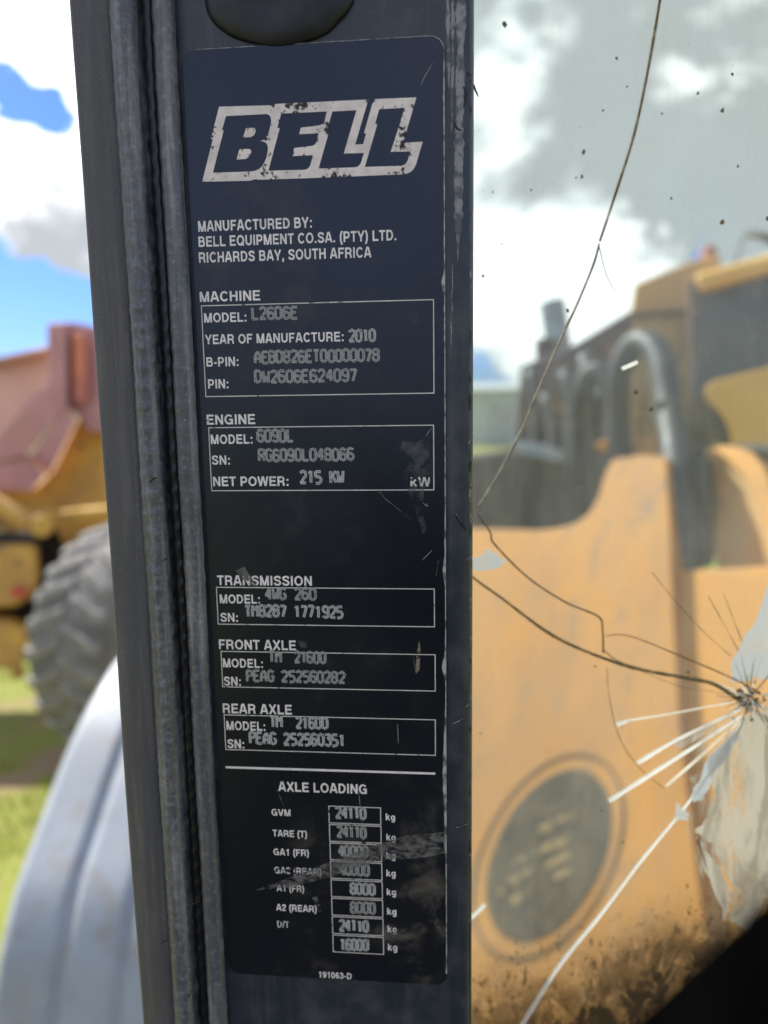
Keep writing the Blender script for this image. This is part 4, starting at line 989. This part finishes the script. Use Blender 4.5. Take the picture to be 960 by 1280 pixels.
# hoses
tube('hose', [at(776, 580, 3.5), at(773, 510, 3.5), at(776, 462, 3.45), at(792, 432, 3.4), at(812, 430, 3.3), at(828, 456, 3.2), at(836, 510, 3.1), at(846, 580, 2.9), at(852, 650, 2.8), at(857, 722, 2.75)], [.058] * 55, M['hose'], loader, 16)
tube('hose', [at(722, 600, 3.9), at(722, 530, 3.85), at(726, 484, 3.8), at(742, 462, 3.75), at(757, 476, 3.7), at(762, 520, 3.7), at(764, 590, 3.7)], [.042] * 37, M['hose'], loader, 16)
tube('hose', [at(742, 600, 4.0), at(743, 540, 4.0), at(748, 500, 4.0), at(760, 490, 4.0), at(772, 520, 4.0), at(776, 590, 4.0)], [.034] * 31, M['hose'], loader, 14)
tube('hose', [at(878, 575, 2.9), at(880, 640, 2.85), at(876, 706, 2.8)], [.04] * 13, M['hose'], loader, 14)
for k, (x0, x1, y0, y1, d, r) in enumerate(((660, 668, 468, 600, 4.2, .030), (676, 690, 500, 600, 4.1, .036), (702, 712, 470, 600, 4.05, .034), (730, 734, 450, 600, 3.95, .040))):
    tube('hose', [at(x0, y0 + 30, d + .3), at(x0 - 1, y0 + 6, d + .15), at((x0 + x1) / 2, y0, d), at(x1, y0 + 30, d - .05), at(x1 + 2, (y0 + y1) / 2, d - .08), at(x1 - 2, y1, d - .1)], r, M['hose'], loader, 12)
bslab('valve_block', [(664, 520), (700, 512), (704, 552), (668, 560)], 4.15, .2, 'rust', .02)
bslab('pipe_clamp', [(712, 512), (742, 506), (742, 518), (712, 524)], 3.8, .06, 'dark', .01)
bslab('pipe_clamp', [(820, 500), (850, 496), (850, 512), (820, 516)], 3.05, .06, 'dark', .01)
bslab('brown_bracket', [(795, 548), (828, 540), (830, 570), (796, 572)], 3.6, .12, 'rust_yellow', .01)
# exhaust
cylinder('exhaust_stack', at(704, 470, 4.9), at(690, 377, 4.9), .082, M['steel'], loader, 24, .01)
cylinder('muffler', at(684, 500, 4.8), at(681, 424, 4.8), .062, M['dark'], loader, 20, .01)
# beacon, aerial, lamp arm
bm = bmesh.new(); bmesh.ops.create_cone(bm, cap_ends=True, segments=16, radius1=.06, radius2=.035, depth=.12, matrix=Matrix.Translation(at(886, 321, 4.2)))
bevel(from_bm('beacon', bm, M['lamp_orange'], loader), .012)
tube('aerial', [at(918, 330, 4.2), at(925, 312, 4.2), at(931, 296, 4.2), at(940, 290, 4.2)], .007, M['hose'], loader, 6)
tube('lamp_arm', [at(936, 292, 4.1), at(955, 296, 4.0), at(985, 312, 4.0)], .022, M['dark'], loader, 10)
# worn oval emblem plate and its ring
def ell(cx, cy, hx, hy, n=56, tilt=.4187):
    # tilt is the correlation of the oval's lean to the right
    k = math.sqrt(1 - tilt * tilt)
    return [(cx + hx * (tilt * math.sin(a) + k * math.cos(a)), cy - hy * math.sin(a)) for a in [2 * math.pi * i / n for i in range(n)]]
lslab('emblem_oval', ell(685, 1068.5, 78, 107.5), .006, .006, 'decal', .002)
O1 = [pl(a, b, .006) for a, b in ell(683.5, 1070, 95.5, 129.5, 72)]; O2 = [pl(a, b, .006) for a, b in ell(683.5, 1070, 93, 126.5, 72)]
vs = O1 + O2 + [p - NP * .008 for p in O1] + [p - NP * .008 for p in O2]; n = 72; fs = []
for i in range(n):
    j = (i + 1) % n; fs += [[i, j, n + j, n + i], [i, 2 * n + i, 2 * n + j, j], [n + i, n + j, 3 * n + j, 3 * n + i]]
pydata('emblem_ring', vs, fs, M['line'], loader)
for bar in ([(672, 1034), (712, 1016), (718, 1012), (718, 1022), (676, 1042)], [(640, 1078), (654, 1068), (660, 1072), (655, 1080), (643, 1082)], [(664, 1062), (700, 1048), (718, 1042), (718, 1052), (668, 1070)],
            [(634, 1098), (655, 1088), (672, 1078), (672, 1087), (640, 1106)], [(680, 1078), (712, 1064), (712, 1072), (684, 1086)], [(690, 1094), (718, 1080), (718, 1090), (694, 1100)], [(636, 1124), (664, 1106), (664, 1118), (642, 1132)], [(620, 1116), (630, 1110), (630, 1116), (622, 1120)]):
    lslab('emblem_bar', bar, .008, .002, 'decal_bar', 0)

# ------------------------------------------------------------------ far pale shed
sh = empty('shed', (9, 46, 0), 'pale grey green shed in the distance beyond the loader', 'shed')
def box(name, a, b, m, parent, bev=0):
    x0, y0, z0 = a; x1, y1, z1 = b
    o = slab(name, [(x0, y0, z0), (x1, y0, z0), (x1, y0, z1), (x0, y0, z1)], (0, y1 - y0, 0), M[m], parent)
    if bev: bevel(o, bev)
    return o
sx = at(560, 560, 40).x; ex = at(700, 560, 40).x
box('wall', (sx, 40, 0), (ex, 46, 2.85), 'shed', sh)
slab('roof', [(sx - .3, 39.6, 2.8), (ex + .3, 39.6, 2.8), (ex + .3, 43, 3.2), (sx - .3, 43, 3.2)], (0, 0, .1), M['roof'], sh)
box('door', (sx + 2.2, 39.93, 0), (sx + 4.2, 39.99, 2.2), 'roof', sh)
